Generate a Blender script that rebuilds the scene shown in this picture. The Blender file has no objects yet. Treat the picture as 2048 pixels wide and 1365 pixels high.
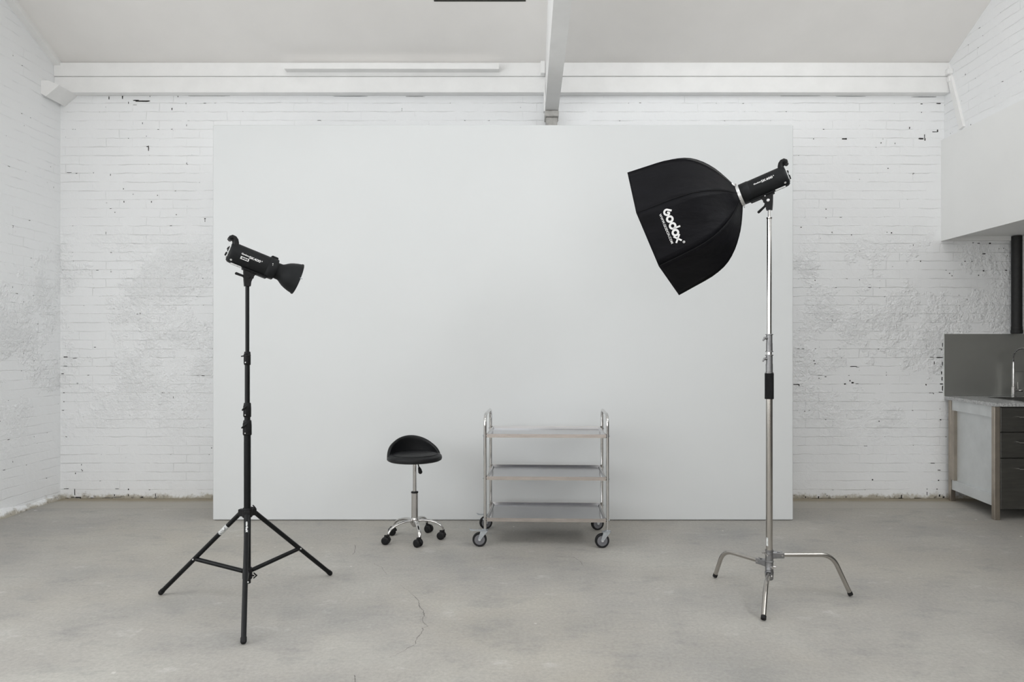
import bpy, math, random
from mathutils import Vector, Matrix
random.seed(7)
PI = math.pi
sc = bpy.context.scene
COL = sc.collection
HC = 1.30            # camera height
F = 1365.0           # focal length in pixels of the 2048 x 1365 frame (24 mm lens)
VX, VY = 1046.0, 700.0

def P(x, y, Y):      # reading aid: a place in the room from where the photo shows it and its depth
    return Vector(((x - VX) * Y / F, Y, HC - (y - VY) * Y / F))
def G(x, y):         # a place on the floor
    Y = F * HC / (y - VY)
    return Vector(((x - VX) * Y / F, Y, 0))

# ------------------------------------------------------------------ materials
def _nt(name):
    m = bpy.data.materials.new(name); m.use_nodes = True
    nt = m.node_tree
    return m, nt, nt.nodes['Principled BSDF']
def N(nt, typ, **kw):
    n = nt.nodes.new(typ)
    for k, v in kw.items():
        if k in n.inputs.keys(): n.inputs[k].default_value = v
        else: setattr(n, k, v)
    return n
def L(nt, a, b): nt.links.new(a, b)
def rgb(r, g, b):
    f = lambda c: ((c/255+.055)/1.055)**2.4 if c > 10 else c/255/12.92
    return (f(r), f(g), f(b), 1)
def ramp(nt, fac, stops, interp='LINEAR'):
    r = N(nt, 'ShaderNodeValToRGB'); r.color_ramp.interpolation = interp
    el = r.color_ramp.elements
    while len(el) < len(stops): el.new(.5)
    for e, (p, c) in zip(el, stops):
        e.position = p; e.color = c if len(c) == 4 else (*c, 1)
    L(nt, fac, r.inputs[0]); return r.outputs[0]
def math_n(nt, op, a, b=None, clamp=False):
    n = N(nt, 'ShaderNodeMath', operation=op); n.use_clamp = clamp
    for i, v in enumerate((a, b)):
        if v is None: continue
        if isinstance(v, (int, float)): n.inputs[i].default_value = v
        else: L(nt, v, n.inputs[i])
    return n.outputs[0]
def mixc(nt, fac, a, b):
    n = N(nt, 'ShaderNodeMix', data_type='RGBA')
    for s, v in ((0, fac), (6, a), (7, b)):
        if isinstance(v, (int, float)): n.inputs[s].default_value = v
        elif isinstance(v, tuple): n.inputs[s].default_value = v
        else: L(nt, v, n.inputs[s])
    return n.outputs[2]
def noise(nt, vec, scale, detail=4, rough=.55):
    n = N(nt, 'ShaderNodeTexNoise'); n.inputs['Scale'].default_value = scale
    n.inputs['Detail'].default_value = detail; n.inputs['Roughness'].default_value = rough
    L(nt, vec, n.inputs['Vector']); return n.outputs[0]

def plain(name, c, rough=.5, metal=0, var=.06, scale=14, bump=0, bscale=200, spec=.5, stretch=None):
    m, nt, b = _nt(name)
    tc = N(nt, 'ShaderNodeTexCoord').outputs['Object']
    if stretch:
        mp = N(nt, 'ShaderNodeMapping'); mp.inputs['Scale'].default_value = stretch
        L(nt, tc, mp.inputs[0]); tc = mp.outputs[0]
    f = noise(nt, tc, scale)
    d = tuple(x*(1-var) for x in c[:3]) + (1,); l = tuple(min(1, x*(1+var)) for x in c[:3]) + (1,)
    L(nt, ramp(nt, f, [(.3, d), (.7, l)]), b.inputs['Base Color'])
    b.inputs['Roughness'].default_value = rough; b.inputs['Metallic'].default_value = metal
    b.inputs['Specular IOR Level'].default_value = spec
    L(nt, math_n(nt, 'MULTIPLY_ADD', f, .12), b.inputs['Roughness']) if False else None
    if bump:
        bp = N(nt, 'ShaderNodeBump'); bp.inputs['Strength'].default_value = bump; bp.inputs['Distance'].default_value = .002
        L(nt, noise(nt, tc, bscale), bp.inputs['Height']); L(nt, bp.outputs[0], b.inputs['Normal'])
    return m

def brick_mat(name, axis, base, rowoff=0.0, jf=1.2):
    """white painted brick, axis = horizontal direction of the wall"""
    m, nt, b = _nt(name)
    tc = N(nt, 'ShaderNodeTexCoord').outputs['Object']
    # crumbly edges: shift the coordinates by noise
    nz = N(nt, 'ShaderNodeTexNoise'); nz.inputs['Scale'].default_value = 7; nz.inputs['Detail'].default_value = 5
    L(nt, tc, nz.inputs['Vector'])
    sub = N(nt, 'ShaderNodeVectorMath', operation='SUBTRACT'); L(nt, nz.outputs['Color'], sub.inputs[0]); sub.inputs[1].default_value = (.5, .5, .5)
    scl = N(nt, 'ShaderNodeVectorMath', operation='SCALE'); L(nt, sub.outputs[0], scl.inputs[0]); scl.inputs['Scale'].default_value = .022
    add = N(nt, 'ShaderNodeVectorMath', operation='ADD'); L(nt, tc, add.inputs[0]); L(nt, scl.outputs[0], add.inputs[1])
    sp = N(nt, 'ShaderNodeSeparateXYZ'); L(nt, add.outputs[0], sp.inputs[0])
    cb = N(nt, 'ShaderNodeCombineXYZ'); L(nt, sp.outputs[axis], cb.inputs[0])
    L(nt, math_n(nt, 'ADD', sp.outputs['Z'], rowoff), cb.inputs[1])
    def brick(width):
        br = N(nt, 'ShaderNodeTexBrick')
        br.inputs['Scale'].default_value = 1; br.inputs['Mortar Size'].default_value = .0035; br.inputs['Mortar Smooth'].default_value = .6
        br.inputs['Brick Width'].default_value = width; br.inputs['Row Height'].default_value = .0768
        br.inputs['Color1'].default_value = (0, 0, 0, 1); br.inputs['Color2'].default_value = (1, 1, 1, 1); br.inputs['Mortar'].default_value = (.5, .5, .5, 1)
        L(nt, cb.outputs[0], br.inputs['Vector']); return br
    br = brick(.235)
    mortar = br.outputs['Fac']
    sp0 = N(nt, 'ShaderNodeSeparateXYZ'); L(nt, tc, sp0.inputs[0])
    # paint fills many joints: only some stay open
    fill = ramp(nt, noise(nt, tc, 4.2, 6, .7), [(.42, (.03,)*3), (.64, (.80,)*3)])
    hfill = ramp(nt, noise(nt, tc, 3.1, 5, .65), [(.49, (.03,)*3), (.64, (.5,)*3)])
    row = math_n(nt, 'FRACT', math_n(nt, 'ADD', math_n(nt, 'DIVIDE', math_n(nt, 'ADD', sp.outputs['Z'], rowoff), .0768), .5))
    bed = ramp(nt, math_n(nt, 'ABSOLUTE', math_n(nt, 'SUBTRACT', row, .5)), [(.018, (1,)*3), (.055, (0,)*3)])
    joint = math_n(nt, 'MAXIMUM', math_n(nt, 'MULTIPLY', bed, fill), math_n(nt, 'MULTIPLY', mortar, hfill))
    # crumbled render patches, more of them between knee and head height
    patch = ramp(nt, noise(nt, tc, 1.7, 6, .7), [(.48, (0,)*3), (.60, (1,)*3)])
    band = ramp(nt, math_n(nt, 'MULTIPLY', sp0.outputs['Z'], .25), [(.10, (.12,)*3), (.26, (1,)*3), (.52, (1,)*3), (.60, (.08,)*3)])
    patch = math_n(nt, 'MULTIPLY', patch, band)
    rough_n = noise(nt, add.outputs[0], 30, 5, .6)
    fine = noise(nt, tc, 90, 4, .6)
    big = noise(nt, tc, 9, 5, .6)
    h = math_n(nt, 'MULTIPLY', br.outputs['Color'], .10)
    h = math_n(nt, 'SUBTRACT', h, math_n(nt, 'MULTIPLY', joint, jf))
    h = math_n(nt, 'ADD', h, math_n(nt, 'MULTIPLY', big, 1.1))
    h = math_n(nt, 'ADD', h, math_n(nt, 'MULTIPLY', fine, .12))
    h = math_n(nt, 'ADD', h, math_n(nt, 'MULTIPLY', math_n(nt, 'MULTIPLY', patch, rough_n), 4.6))
    bp = N(nt, 'ShaderNodeBump'); bp.inputs['Strength'].default_value = .9; bp.inputs['Distance'].default_value = .0055
    L(nt, h, bp.inputs['Height']); L(nt, bp.outputs[0], b.inputs['Normal'])
    # colour: white paint, small bare pits, grime along the floor
    col = mixc(nt, noise(nt, tc, 1.3, 3), tuple(x*.97 for x in base[:3]) + (1,), base)
    pit_sel = ramp(nt, noise(nt, tc, 21, 3, .5), [(.675, (0,)*3), (.70, (1,)*3)])
    pits = math_n(nt, 'MULTIPLY', pit_sel, ramp(nt, mortar, [(.35, (0,)*3), (.7, (1,)*3)]))
    v = N(nt, 'ShaderNodeTexVoronoi'); v.inputs['Scale'].default_value = 9; L(nt, tc, v.inputs['Vector'])
    dots = ramp(nt, v.outputs['Distance'], [(.045, (1,)*3), (.07, (0,)*3)])
    dots = math_n(nt, 'MULTIPLY', dots, ramp(nt, noise(nt, tc, 3.1, 3), [(.56, (0,)*3), (.62, (1,)*3)]))
    pits = math_n(nt, 'MAXIMUM', pits, math_n(nt, 'MULTIPLY', dots, .8))
    col = mixc(nt, pits, col, rgb(72, 70, 66))
    z = sp0.outputs['Z']
    gr = math_n(nt, 'ADD', z, math_n(nt, 'MULTIPLY', math_n(nt, 'SUBTRACT', noise(nt, tc, 11, 6, .7), .5), .16))
    g1 = ramp(nt, gr, [(.012, (.95,)*3), (.045, (0,)*3)])
    col = mixc(nt, g1, col, rgb(178, 172, 158))
    g2 = math_n(nt, 'MULTIPLY', ramp(nt, gr, [(.0, (1,)*3), (.055, (0,)*3)]), ramp(nt, noise(nt, tc, 26, 5, .7), [(.53, (0,)*3), (.63, (1,)*3)]))
    col = mixc(nt, g2, col, rgb(110, 104, 94))
    L(nt, col, b.inputs['Base Color'])
    b.inputs['Roughness'].default_value = .62; b.inputs['Specular IOR Level'].default_value = .3
    return m

def floor_mat():
    m, nt, b = _nt('worn_concrete')
    tc = N(nt, 'ShaderNodeTexCoord').outputs['Object']
    mp = N(nt, 'ShaderNodeMapping'); mp.inputs['Scale'].default_value = (1, 1.5, 1); L(nt, tc, mp.inputs[0])
    a = noise(nt, mp.outputs[0], .9, 8, .62)
    c = noise(nt, mp.outputs[0], 3.7, 8, .68)
    f = noise(nt, tc, 60, 6, .7)
    ff = noise(nt, tc, 240, 3, .7)
    col = ramp(nt, a, [(.30, rgb(148, 147, 144)), (.5, rgb(165, 162, 157)), (.70, rgb(178, 176, 170))])
    warm = ramp(nt, noise(nt, tc, .55, 5, .6), [(.45, (0,)*3), (.66, (.42,)*3)])
    col = mixc(nt, warm, col, rgb(172, 165, 152))
    dk = ramp(nt, c, [(.30, (.50,)*3), (.47, (0,)*3)])
    col = mixc(nt, dk, col, rgb(133, 133, 132))
    lt = ramp(nt, c, [(.60, (0,)*3), (.72, (.55,)*3)])
    col = mixc(nt, lt, col, rgb(198, 197, 194))
    sp = N(nt, 'ShaderNodeSeparateXYZ'); L(nt, tc, sp.inputs[0])
    gr = ramp(nt, f, [(.30, (.86,)*3), (.7, (1.12,)*3)])
    mul = N(nt, 'ShaderNodeMix', data_type='RGBA', blend_type='MULTIPLY'); mul.inputs[0].default_value = 1
    L(nt, col, mul.inputs[6]); L(nt, gr, mul.inputs[7]); col = mul.outputs[2]
    # streaks left by a trowel
    st = N(nt, 'ShaderNodeMapping'); st.inputs['Scale'].default_value = (2.2, 17, 1); st.inputs['Rotation'].default_value = (0, 0, .5); L(nt, tc, st.inputs[0])
    col = mixc(nt, ramp(nt, noise(nt, st.outputs[0], 1.6, 7, .7), [(.56, (0,)*3), (.74, (.40,)*3)]), col, rgb(142, 142, 141))
    # paint drips and pale scabs
    v = N(nt, 'ShaderNodeTexVoronoi'); v.inputs['Scale'].default_value = 4.6; v.inputs['Randomness'].default_value = 1
    wv = N(nt, 'ShaderNodeVectorMath', operation='ADD'); L(nt, tc, wv.inputs[0])
    nn = N(nt, 'ShaderNodeTexNoise'); nn.inputs['Scale'].default_value = 30; L(nt, tc, nn.inputs['Vector'])
    ns = N(nt, 'ShaderNodeVectorMath', operation='SCALE'); ns.inputs['Scale'].default_value = .03; L(nt, nn.outputs['Color'], ns.inputs[0]); L(nt, ns.outputs[0], wv.inputs[1])
    L(nt, wv.outputs[0], v.inputs['Vector'])
    dots = ramp(nt, v.outputs['Distance'], [(.035, (.75,)*3), (.05, (0,)*3)])
    dots = math_n(nt, 'MULTIPLY', dots, ramp(nt, noise(nt, tc, 1.9, 3), [(.50, (0,)*3), (.56, (1,)*3)]))
    col = mixc(nt, dots, col, rgb(222, 221, 216))
    # margin of older screed and dust along the back wall
    yy = math_n(nt, 'ADD', sp.outputs['Y'], math_n(nt, 'MULTIPLY', math_n(nt, 'SUBTRACT', noise(nt, tc, 3, 6, .7), .5), .10))
    yn = math_n(nt, 'SUBTRACT', yy, 5.0)
    col = mixc(nt, ramp(nt, yn, [(.575, (0,)*3), (.59, (.55,)*3)]), col, rgb(174, 170, 161))
    col = mixc(nt, ramp(nt, yn, [(.572, (0,)*3), (.580, (.5,)*3), (.590, (0,)*3)]), col, rgb(124, 122, 118))
    dust = ramp(nt, math_n(nt, 'ADD', yn, math_n(nt, 'MULTIPLY', math_n(nt, 'SUBTRACT', f, .5), .12)), [(.80, (0,)*3), (.88, (.8,)*3)])
    col = mixc(nt, dust, col, rgb(150, 138, 116))
    L(nt, col, b.inputs['Base Color'])
    L(nt, ramp(nt, a, [(.3, (.50,)*3), (.7, (.68,)*3)]), b.inputs['Roughness'])
    b.inputs['Specular IOR Level'].default_value = .35
    h = math_n(nt, 'ADD', math_n(nt, 'MULTIPLY', c, .5), math_n(nt, 'MULTIPLY', f, .35))
    h = math_n(nt, 'ADD', h, math_n(nt, 'MULTIPLY', ff, .2))
    bp = N(nt, 'ShaderNodeBump'); bp.inputs['Strength'].default_value = .5; bp.inputs['Distance'].default_value = .004
    L(nt, h, bp.inputs['Height']); L(nt, bp.outputs[0], b.inputs['Normal'])
    return m

WHITE = (.885, .895, .905, 1)
M = {
 'brick_x': brick_mat('white_painted_brick_back', 'X', WHITE),
 'brick_y': brick_mat('white_painted_brick_side', 'Y', WHITE, .02, .8),
 'floor': floor_mat(),
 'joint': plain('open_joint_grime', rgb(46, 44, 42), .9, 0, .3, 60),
 'crack': plain('floor_crack_grime', rgb(92, 90, 87), .9, 0, .2, 60),
 'ceiling': plain('ceiling_paint', (.85, .835, .818, 1), .7, 0, .02, 2.5, .15, 60, .2),
 'paint': plain('white_gloss_paint', (.86, .86, .855, 1), .42, 0, .03, 6, .35, 45, .35),
 'plaster': plain('smooth_white_plaster', (.86, .865, .86, 1), .6, 0, .015, 2, .15, 30, .25),
 'underpaint': plain('grimy_white_paint', (.42, .41, .39, 1), .6, 0, .2, 25, .5, 60),
 'panel': plain('matt_white_emulsion', (.655, .670, .675, 1), .65, 0, .008, 1.3, .04, 80, .2),
 'black_metal': plain('black_anodised_metal', (.006, .0065, .007, 1), .36, .0, .2, 30, 0, 200, .22),
 'black_plastic': plain('black_plastic', (.008, .008, .0085, 1), .5, 0, .2, 40, .2, 400, .22),
 'strobe': plain('black_painted_housing', (.0075, .0085, .0095, 1), .55, 0, .15, 20, .25, 600, .22),
 'fabric': None,
 'chrome': plain('polished_chrome', (.60, .59, .58, 1), .12, 1, .04, 20),
 'steel_tube': plain('satin_steel_tube', (.47, .45, .42, 1), .20, 1, .08, 8),
 'cast': plain('cast_aluminium', (.27, .27, .275, 1), .40, 1, .10, 60, .4, 300),
 'tray': plain('polished_tray_steel', (.60, .60, .615, 1), .24, 1, .03, 5),
 'tray_edge': plain('reflection_tinted_edge', (.50, .46, .43, 1), .27, 1, .12, 9, stretch=(1, 8, 8)),  # brownish reflection on the rims put into the steel colour
 'zinc': plain('zinc_plate', (.50, .53, .56, 1), .36, .8, .1, 40),
 'rubber': plain('black_rubber', (.010, .010, .011, 1), .6, 0, .2, 40, 0, 200, .25),
 'wheel_grey': plain('grey_wheel_plastic', rgb(108, 108, 112), .5, 0, .08, 30),
 'vinyl': plain('black_vinyl', (.0065, .007, .008, 1), .45, 0, .15, 60, .35, 260, .3),
 'brushed': plain('dark_brushed_steel', (.165, .162, .152, 1), .36, .95, .10, 6, .1, 120, stretch=(1, 1, 9)),
 'splash': plain('brushed_splashback_steel', (.52, .525, .50, 1), .40, .95, .05, 1.5, .1, 120),
 'leg_steel': plain('worn_brownish_steel', (.40, .355, .30, 1), .35, .85, .16, 7, .2, 90),
 'cab_side': plain('scuffed_pale_metal', (.60, .62, .625, 1), .42, .25, .08, 5, .2, 90),
 'stone': None,
 'sink': plain('sink_steel', (.22, .22, .21, 1), .3, 1, .06, 8),
 'pipe': plain('black_pipe_paint', (.010, .010, .010, 1), .6, 0, .3, 30, .5, 80),
 'print': plain('white_print', (.80, .80, .80, 1), .5, 0, .02, 20),
 'print_grey': plain('grey_print', (.33, .33, .34, 1), .5, 0, .02, 20),
 'red_print': plain('faded_red_print', (.45, .10, .13, 1), .5, 0, .1, 20),
 'silver': plain('silver_ring', (.74, .74, .74, 1), .3, .7, .05, 20),
 'diffuser': plain('white_diffuser_cloth', (.85, .85, .84, 1), .8, 0, .02, 8),
 'lcd': plain('pale_control_panel', (.55, .56, .56, 1), .4, 0, .35, 70),
 'foam': plain('black_foam_grip', (.010, .010, .011, 1), .85, 0, .2, 60, .4, 300, .2),
 'dark_wood': plain('dark_stained_wood', (.10, .075, .055, 1), .5, 0, .3, 4, stretch=(1, 1, .1)),
 'bare': plain('invented_brown_brick', (.22, .17, .14, 1), .8, 0, .3, 5),
 'dark_wall': plain('invented_dark_paint', (.26, .26, .255, 1), .6, 0, .2, 3),
 'glass': plain('pale_glass', (.6, .65, .68, 1), .1, 0, .02, 2),
}
def fabric_mat():
    m, nt, b = _nt('black_softbox_nylon')
    tc = N(nt, 'ShaderNodeTexCoord').outputs['Object']
    mp = N(nt, 'ShaderNodeMapping'); mp.inputs['Scale'].default_value = (.8, 1, 2.2); mp.inputs['Rotation'].default_value = (0, .5, 0); L(nt, tc, mp.inputs[0])
    f = noise(nt, mp.outputs[0], 6, 5, .55)
    L(nt, ramp(nt, f, [(.3, (.0030, .0030, .0042)), (.7, (.0060, .0060, .0080))]), b.inputs['Base Color'])
    b.inputs['Roughness'].default_value = .5; b.inputs['Specular IOR Level'].default_value = .12
    bp = N(nt, 'ShaderNodeBump'); bp.inputs['Strength'].default_value = .5; bp.inputs['Distance'].default_value = .012
    L(nt, f, bp.inputs['Height']); L(nt, bp.outputs[0], b.inputs['Normal'])
    return m
M['fabric'] = fabric_mat()
def stone_mat():
    m, nt, b = _nt('speckled_grey_stone')
    tc = N(nt, 'ShaderNodeTexCoord').outputs['Object']
    L(nt, ramp(nt, noise(nt, tc, 70, 6, .7), [(.36, rgb(128, 129, 129)), (.6, rgb(196, 197, 197))]), b.inputs['Base Color'])
    b.inputs['Roughness'].default_value = .35
    return m
M['stone'] = stone_mat()

# ------------------------------------------------------------------ mesh helpers
class MB:
    def __init__(s): s.v = []; s.f = []; s.sm = []; s.mi = []
    def add(s, vs, fs, smooth=False, mi=0):
        o = len(s.v); s.v += [Vector(p) for p in vs]
        s.f += [tuple(i+o for i in f) for f in fs]; s.sm += [smooth]*len(fs); s.mi += [mi]*len(fs)
        return s
    def box(s, a, b, mi=0, bev=0):
        x0, y0, z0 = (min(a[i], b[i]) for i in range(3)); x1, y1, z1 = (max(a[i], b[i]) for i in range(3))
        if bev:
            # chamfered box
            c = min(bev, (x1-x0)/2.01, (y1-y0)/2.01, (z1-z0)/2.01)
            vs = []; idx = {}
            for i, X in enumerate((x0, x1)):
                for j, Y in enumerate((y0, y1)):
                    for k, Z in enumerate((z0, z1)):
                        sx, sy, sz = (1-2*i)*c, (1-2*j)*c, (1-2*k)*c
                        idx[i, j, k, 0] = len(vs); vs.append((X, Y+sy, Z+sz))
                        idx[i, j, k, 1] = len(vs); vs.append((X+sx, Y, Z+sz))
                        idx[i, j, k, 2] = len(vs); vs.append((X+sx, Y+sy, Z))
            q = []
            for ax in range(3):
                o1, o2 = [a_ for a_ in range(3) if a_ != ax]
                for sgn in (0, 1):
                    lp = []
                    for p, r in ((0, 0), (1, 0), (1, 1), (0, 1)):
                        key = [0, 0, 0]; key[ax] = sgn; key[o1] = p; key[o2] = r
                        lp.append(idx[(*key, ax)])
                    q.append(lp)
                    for r in (0, 1):
                        pass
            for ax in range(3):       # edges along ax
                o1, o2 = [a_ for a_ in range(3) if a_ != ax]
                for p in (0, 1):
                    for r in (0, 1):
                        k0 = [0, 0, 0]; k0[o1] = p; k0[o2] = r; k1 = list(k0); k1[ax] = 1
                        q.append([idx[(*k0, o1)], idx[(*k0, o2)], idx[(*k1, o2)], idx[(*k1, o1)]])
            for i in (0, 1):
                for j in (0, 1):
                    for k in (0, 1): q.append([idx[i, j, k, 0], idx[i, j, k, 1], idx[i, j, k, 2]])
            # orient outwards
            ctr = Vector(((x0+x1)/2, (y0+y1)/2, (z0+z1)/2)); out = []
            for f in q:
                p = [Vector(vs[i]) for i in f]; n = (p[1]-p[0]).cross(p[2]-p[0]); m_ = sum(p, Vector())/len(p)
                out.append(f if n.dot(m_-ctr) > 0 else f[::-1])
            return s.add(vs, out, False, mi)
        vs = [(x0,y0,z0),(x1,y0,z0),(x1,y1,z0),(x0,y1,z0),(x0,y0,z1),(x1,y0,z1),(x1,y1,z1),(x0,y1,z1)]
        return s.add(vs, [(0,3,2,1),(4,5,6,7),(0,1,5,4),(1,2,6,5),(2,3,7,6),(3,0,4,7)], False, mi)
    def sweep(s, pts, r, n=16, cap=True, mi=0, flat=1.0, up=None):
        """tube along pts; r number or list; flat = height/width ratio of an oval section"""
        pts = [Vector(p) for p in pts]; m = len(pts)
        rs = r if isinstance(r, (list, tuple)) else [r]*m
        t = [(pts[min(i+1, m-1)] - pts[max(i-1, 0)]).normalized() for i in range(m)]
        u = Vector(up) if up else (Vector((0, 0, 1)) if abs(t[0].z) < .9 else Vector((0, 1, 0)))
        vs = []; fs = []
        for i in range(m):
            a = t[i].cross(u)
            if a.length < 1e-5: a = t[i].orthogonal()
            a.normalize(); w = a.cross(t[i]).normalized()
            if not up: u = w
            for k in range(n):
                q = 2*PI*k/n
                vs.append(pts[i] + a*math.cos(q)*rs[i] + w*math.sin(q)*rs[i]*flat)
        for i in range(m-1):
            for k in range(n):
                k2 = (k+1) % n
                fs.append((i*n+k, i*n+k2, (i+1)*n+k2, (i+1)*n+k))
        s.add(vs, fs, True, mi)
        if cap:
            s.add(vs[:n], [tuple(range(n))[::-1]], False, mi); s.add(vs[-n:], [tuple(range(n))], False, mi)
        return s
    def rod(s, a, b, r, n=16, mi=0, r2=None): return s.sweep([a, b], [r, r if r2 is None else r2], n, True, mi)
    def lathe(s, prof, o=(0,0,0), axis=(0,0,1), n=28, mi=0, smooth=True, closed=False):
        """prof: (distance along axis, radius)"""
        o = Vector(o); ax = Vector(axis).normalized(); a = ax.orthogonal().normalized(); w = ax.cross(a)
        vs = []; fs = []; m = len(prof)
        for d, r in prof:
            for k in range(n):
                q = 2*PI*k/n; vs.append(o + ax*d + (a*math.cos(q)+w*math.sin(q))*r)
        # split sharp corners: each band has its own verts when it turns hard
        def ang(i):
            if i <= 0 or i >= m-1: return True
            d1 = Vector((prof[i][0]-prof[i-1][0], prof[i][1]-prof[i-1][1])); d2 = Vector((prof[i+1][0]-prof[i][0], prof[i+1][1]-prof[i][1]))
            if d1.length < 1e-9 or d2.length < 1e-9: return True
            return d1.angle(d2) > .6
        i = 0
        while i < m-1:
            j = i+1
            while j < m-1 and not ang(j): j += 1
            vv = vs[i*n:(j+1)*n]; ff = []
            for q in range(j-i):
                for k in range(n):
                    k2 = (k+1) % n; ff.append((q*n+k, q*n+k2, (q+1)*n+k2, (q+1)*n+k))
            s.add(vv, ff, smooth, mi); i = j
        if prof[0][1] > 1e-6 and not closed: s.add(vs[:n], [tuple(range(n))[::-1]], False, mi)
        if prof[-1][1] > 1e-6 and not closed: s.add(vs[-n:], [tuple(range(n))], False, mi)
        return s
    def prism(s, poly, a, b, fr, mi=0):
        """poly 2D (p,q) extruded from a to b; fr(p,q,h) -> point"""
        n = len(poly)
        vs = [fr(p, q, a) for p, q in poly] + [fr(p, q, b) for p, q in poly]
        fs = [tuple(range(n))[::-1], tuple(range(n, 2*n))] + [(i, (i+1) % n, n+(i+1) % n, n+i) for i in range(n)]
        return s.add(vs, fs, False, mi)
    def xf(s, mat): s.v = [mat @ p for p in s.v]; return s
    def map(s, fn): s.v = [Vector(fn(p)) for p in s.v]; return s
    def build(s, name, mats, parent=None, off=(0,0,0)):
        me = bpy.data.meshes.new(name); off = Vector(off)
        me.from_pydata([tuple(p-off) for p in s.v], [], s.f)
        for i, p in enumerate(me.polygons): p.use_smooth = s.sm[i]; p.material_index = s.mi[i]
        for mt in (mats if isinstance(mats, (list, tuple)) else [mats]): me.materials.append(mt)
        import bmesh
        bm = bmesh.new(); bm.from_mesh(me); bmesh.ops.recalc_face_normals(bm, faces=bm.faces); bm.to_mesh(me); bm.free()
        me.update()
        o = bpy.data.objects.new(name, me); COL.objects.link(o)
        if parent is not None: o.parent = parent
        return o

def arc(c, r, a0, a1, n, f):  # f(dx, dz) -> point
    return [f(r*math.cos(a0+(a1-a0)*i/n), r*math.sin(a0+(a1-a0)*i/n)) for i in range(n+1)]
def bend(p0, p1, p2, r, n=10):
    """rounded corner p0-p1-p2"""
    p0, p1, p2 = map(Vector, (p0, p1, p2)); a = (p0-p1).normalized(); b = (p2-p1).normalized()
    A = p1+a*r; B = p1+b*r
    return [A.lerp(p1, t).lerp(p1.lerp(B, t), t) for t in [i/n for i in range(n+1)]]

def tag(o, label=None, cat=None, group=None, kind=None):
    if label: o['label'] = label
    if cat: o['category'] = cat
    if group: o['group'] = group
    if kind: o['kind'] = kind
    return o
def empty(name, loc, rz=0):
    o = bpy.data.objects.new(name, None); COL.objects.link(o); o.location = loc; o.rotation_euler = (0, 0, rz); o.empty_display_size = .05
    return o
def struct(name, mb, mat, label=None, parent=None):
    o = mb.build(name, mat, parent)
    if parent is None: tag(o, label, None, None, 'structure')
    return o
def text_mb(txt, size, frame, offset=0.0, depth=.0006, space=1.0, sx=1.0, shear=0):
    """text as a mesh; frame(x, y, h) -> point, text centred on the origin"""
    cu = bpy.data.curves.new('t', 'FONT'); cu.body = txt; cu.size = size; cu.align_x = 'CENTER'; cu.align_y = 'CENTER'
    cu.offset = offset; cu.extrude = depth/2; cu.space_character = space; cu.shear = shear; cu.resolution_u = 4
    ob = bpy.data.objects.new('t', cu); COL.objects.link(ob)
    dg = bpy.context.evaluated_depsgraph_get(); me = bpy.data.meshes.new_from_object(ob.evaluated_get(dg))
    mb = MB(); mb.add([frame(v.co.x*sx, v.co.y, v.co.z) for v in me.vertices], [tuple(p.vertices) for p in me.polygons])
    bpy.data.objects.remove(ob); bpy.data.curves.remove(cu); bpy.data.meshes.remove(me)
    return mb

# ------------------------------------------------------------------ the room
YB = 5.96; XL = -4.04; XR = 3.68; XK = 6.4; YF = -4.6
SL = .502
def zc(Y): return 3.75 + SL*(YB - Y)
YRIDGE = 1.2
fl = MB(); fl.box((XL-.2, YF-.2, -.2), (XK+.2, YB+.2, 0))
def ribbon(mb, pts, w, mi, z=.0006):
    vs = []; n = len(pts)
    for i, p in enumerate(pts):
        a = pts[max(i-1, 0)]; b = pts[min(i+1, n-1)]; t = (b-a).normalized(); q = Vector((-t.y, t.x, 0))
        ww = w*(.5+random.random()) * (.35 if i in (0, n-1) else 1)
        vs += [p+q*ww/2+Vector((0, 0, z)), p-q*ww/2+Vector((0, 0, z))]
    mb.add(vs, [(2*i, 2*i+1, 2*i+3, 2*i+2) for i in range(n-1)], False, mi)
def jag(pts, k=5, amp=.004):
    out = []
    for a, b in zip(pts, pts[1:]):
        for i in range(k):
            p = a.lerp(b, i/k); out.append(p+Vector((random.uniform(-amp, amp), random.uniform(-amp, amp), 0)))
    return out+[pts[-1]]
Z6 = lambda l: [G(600+x/2.926, 1090+y/2.926) for x, y in l]
for path, w in (([(655,290),(697,325),(695,360),(722,385),(728,415),(712,440),(745,480),(718,490),(715,520),(683,550),(672,585)], .0022),
                ([(672,585),(600,625),(525,662)], .0010), ([(320,0),(322,40),(308,60)], .0022), ([(430,110),(480,135),(505,175)], .0014),
                ([(318,765),(325,805),(330,840)], .0030), ([(1500,70),(1600,75),(1630,90),(1660,125)], .0020),
                ([(585,235),(655,290)], .0008)):
    ribbon(fl, jag(Z6(path)), w, 1)
struct('floor', fl, [M['floor'], M['crack']], 'worn grey concrete floor with hairline cracks and stains')

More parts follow.
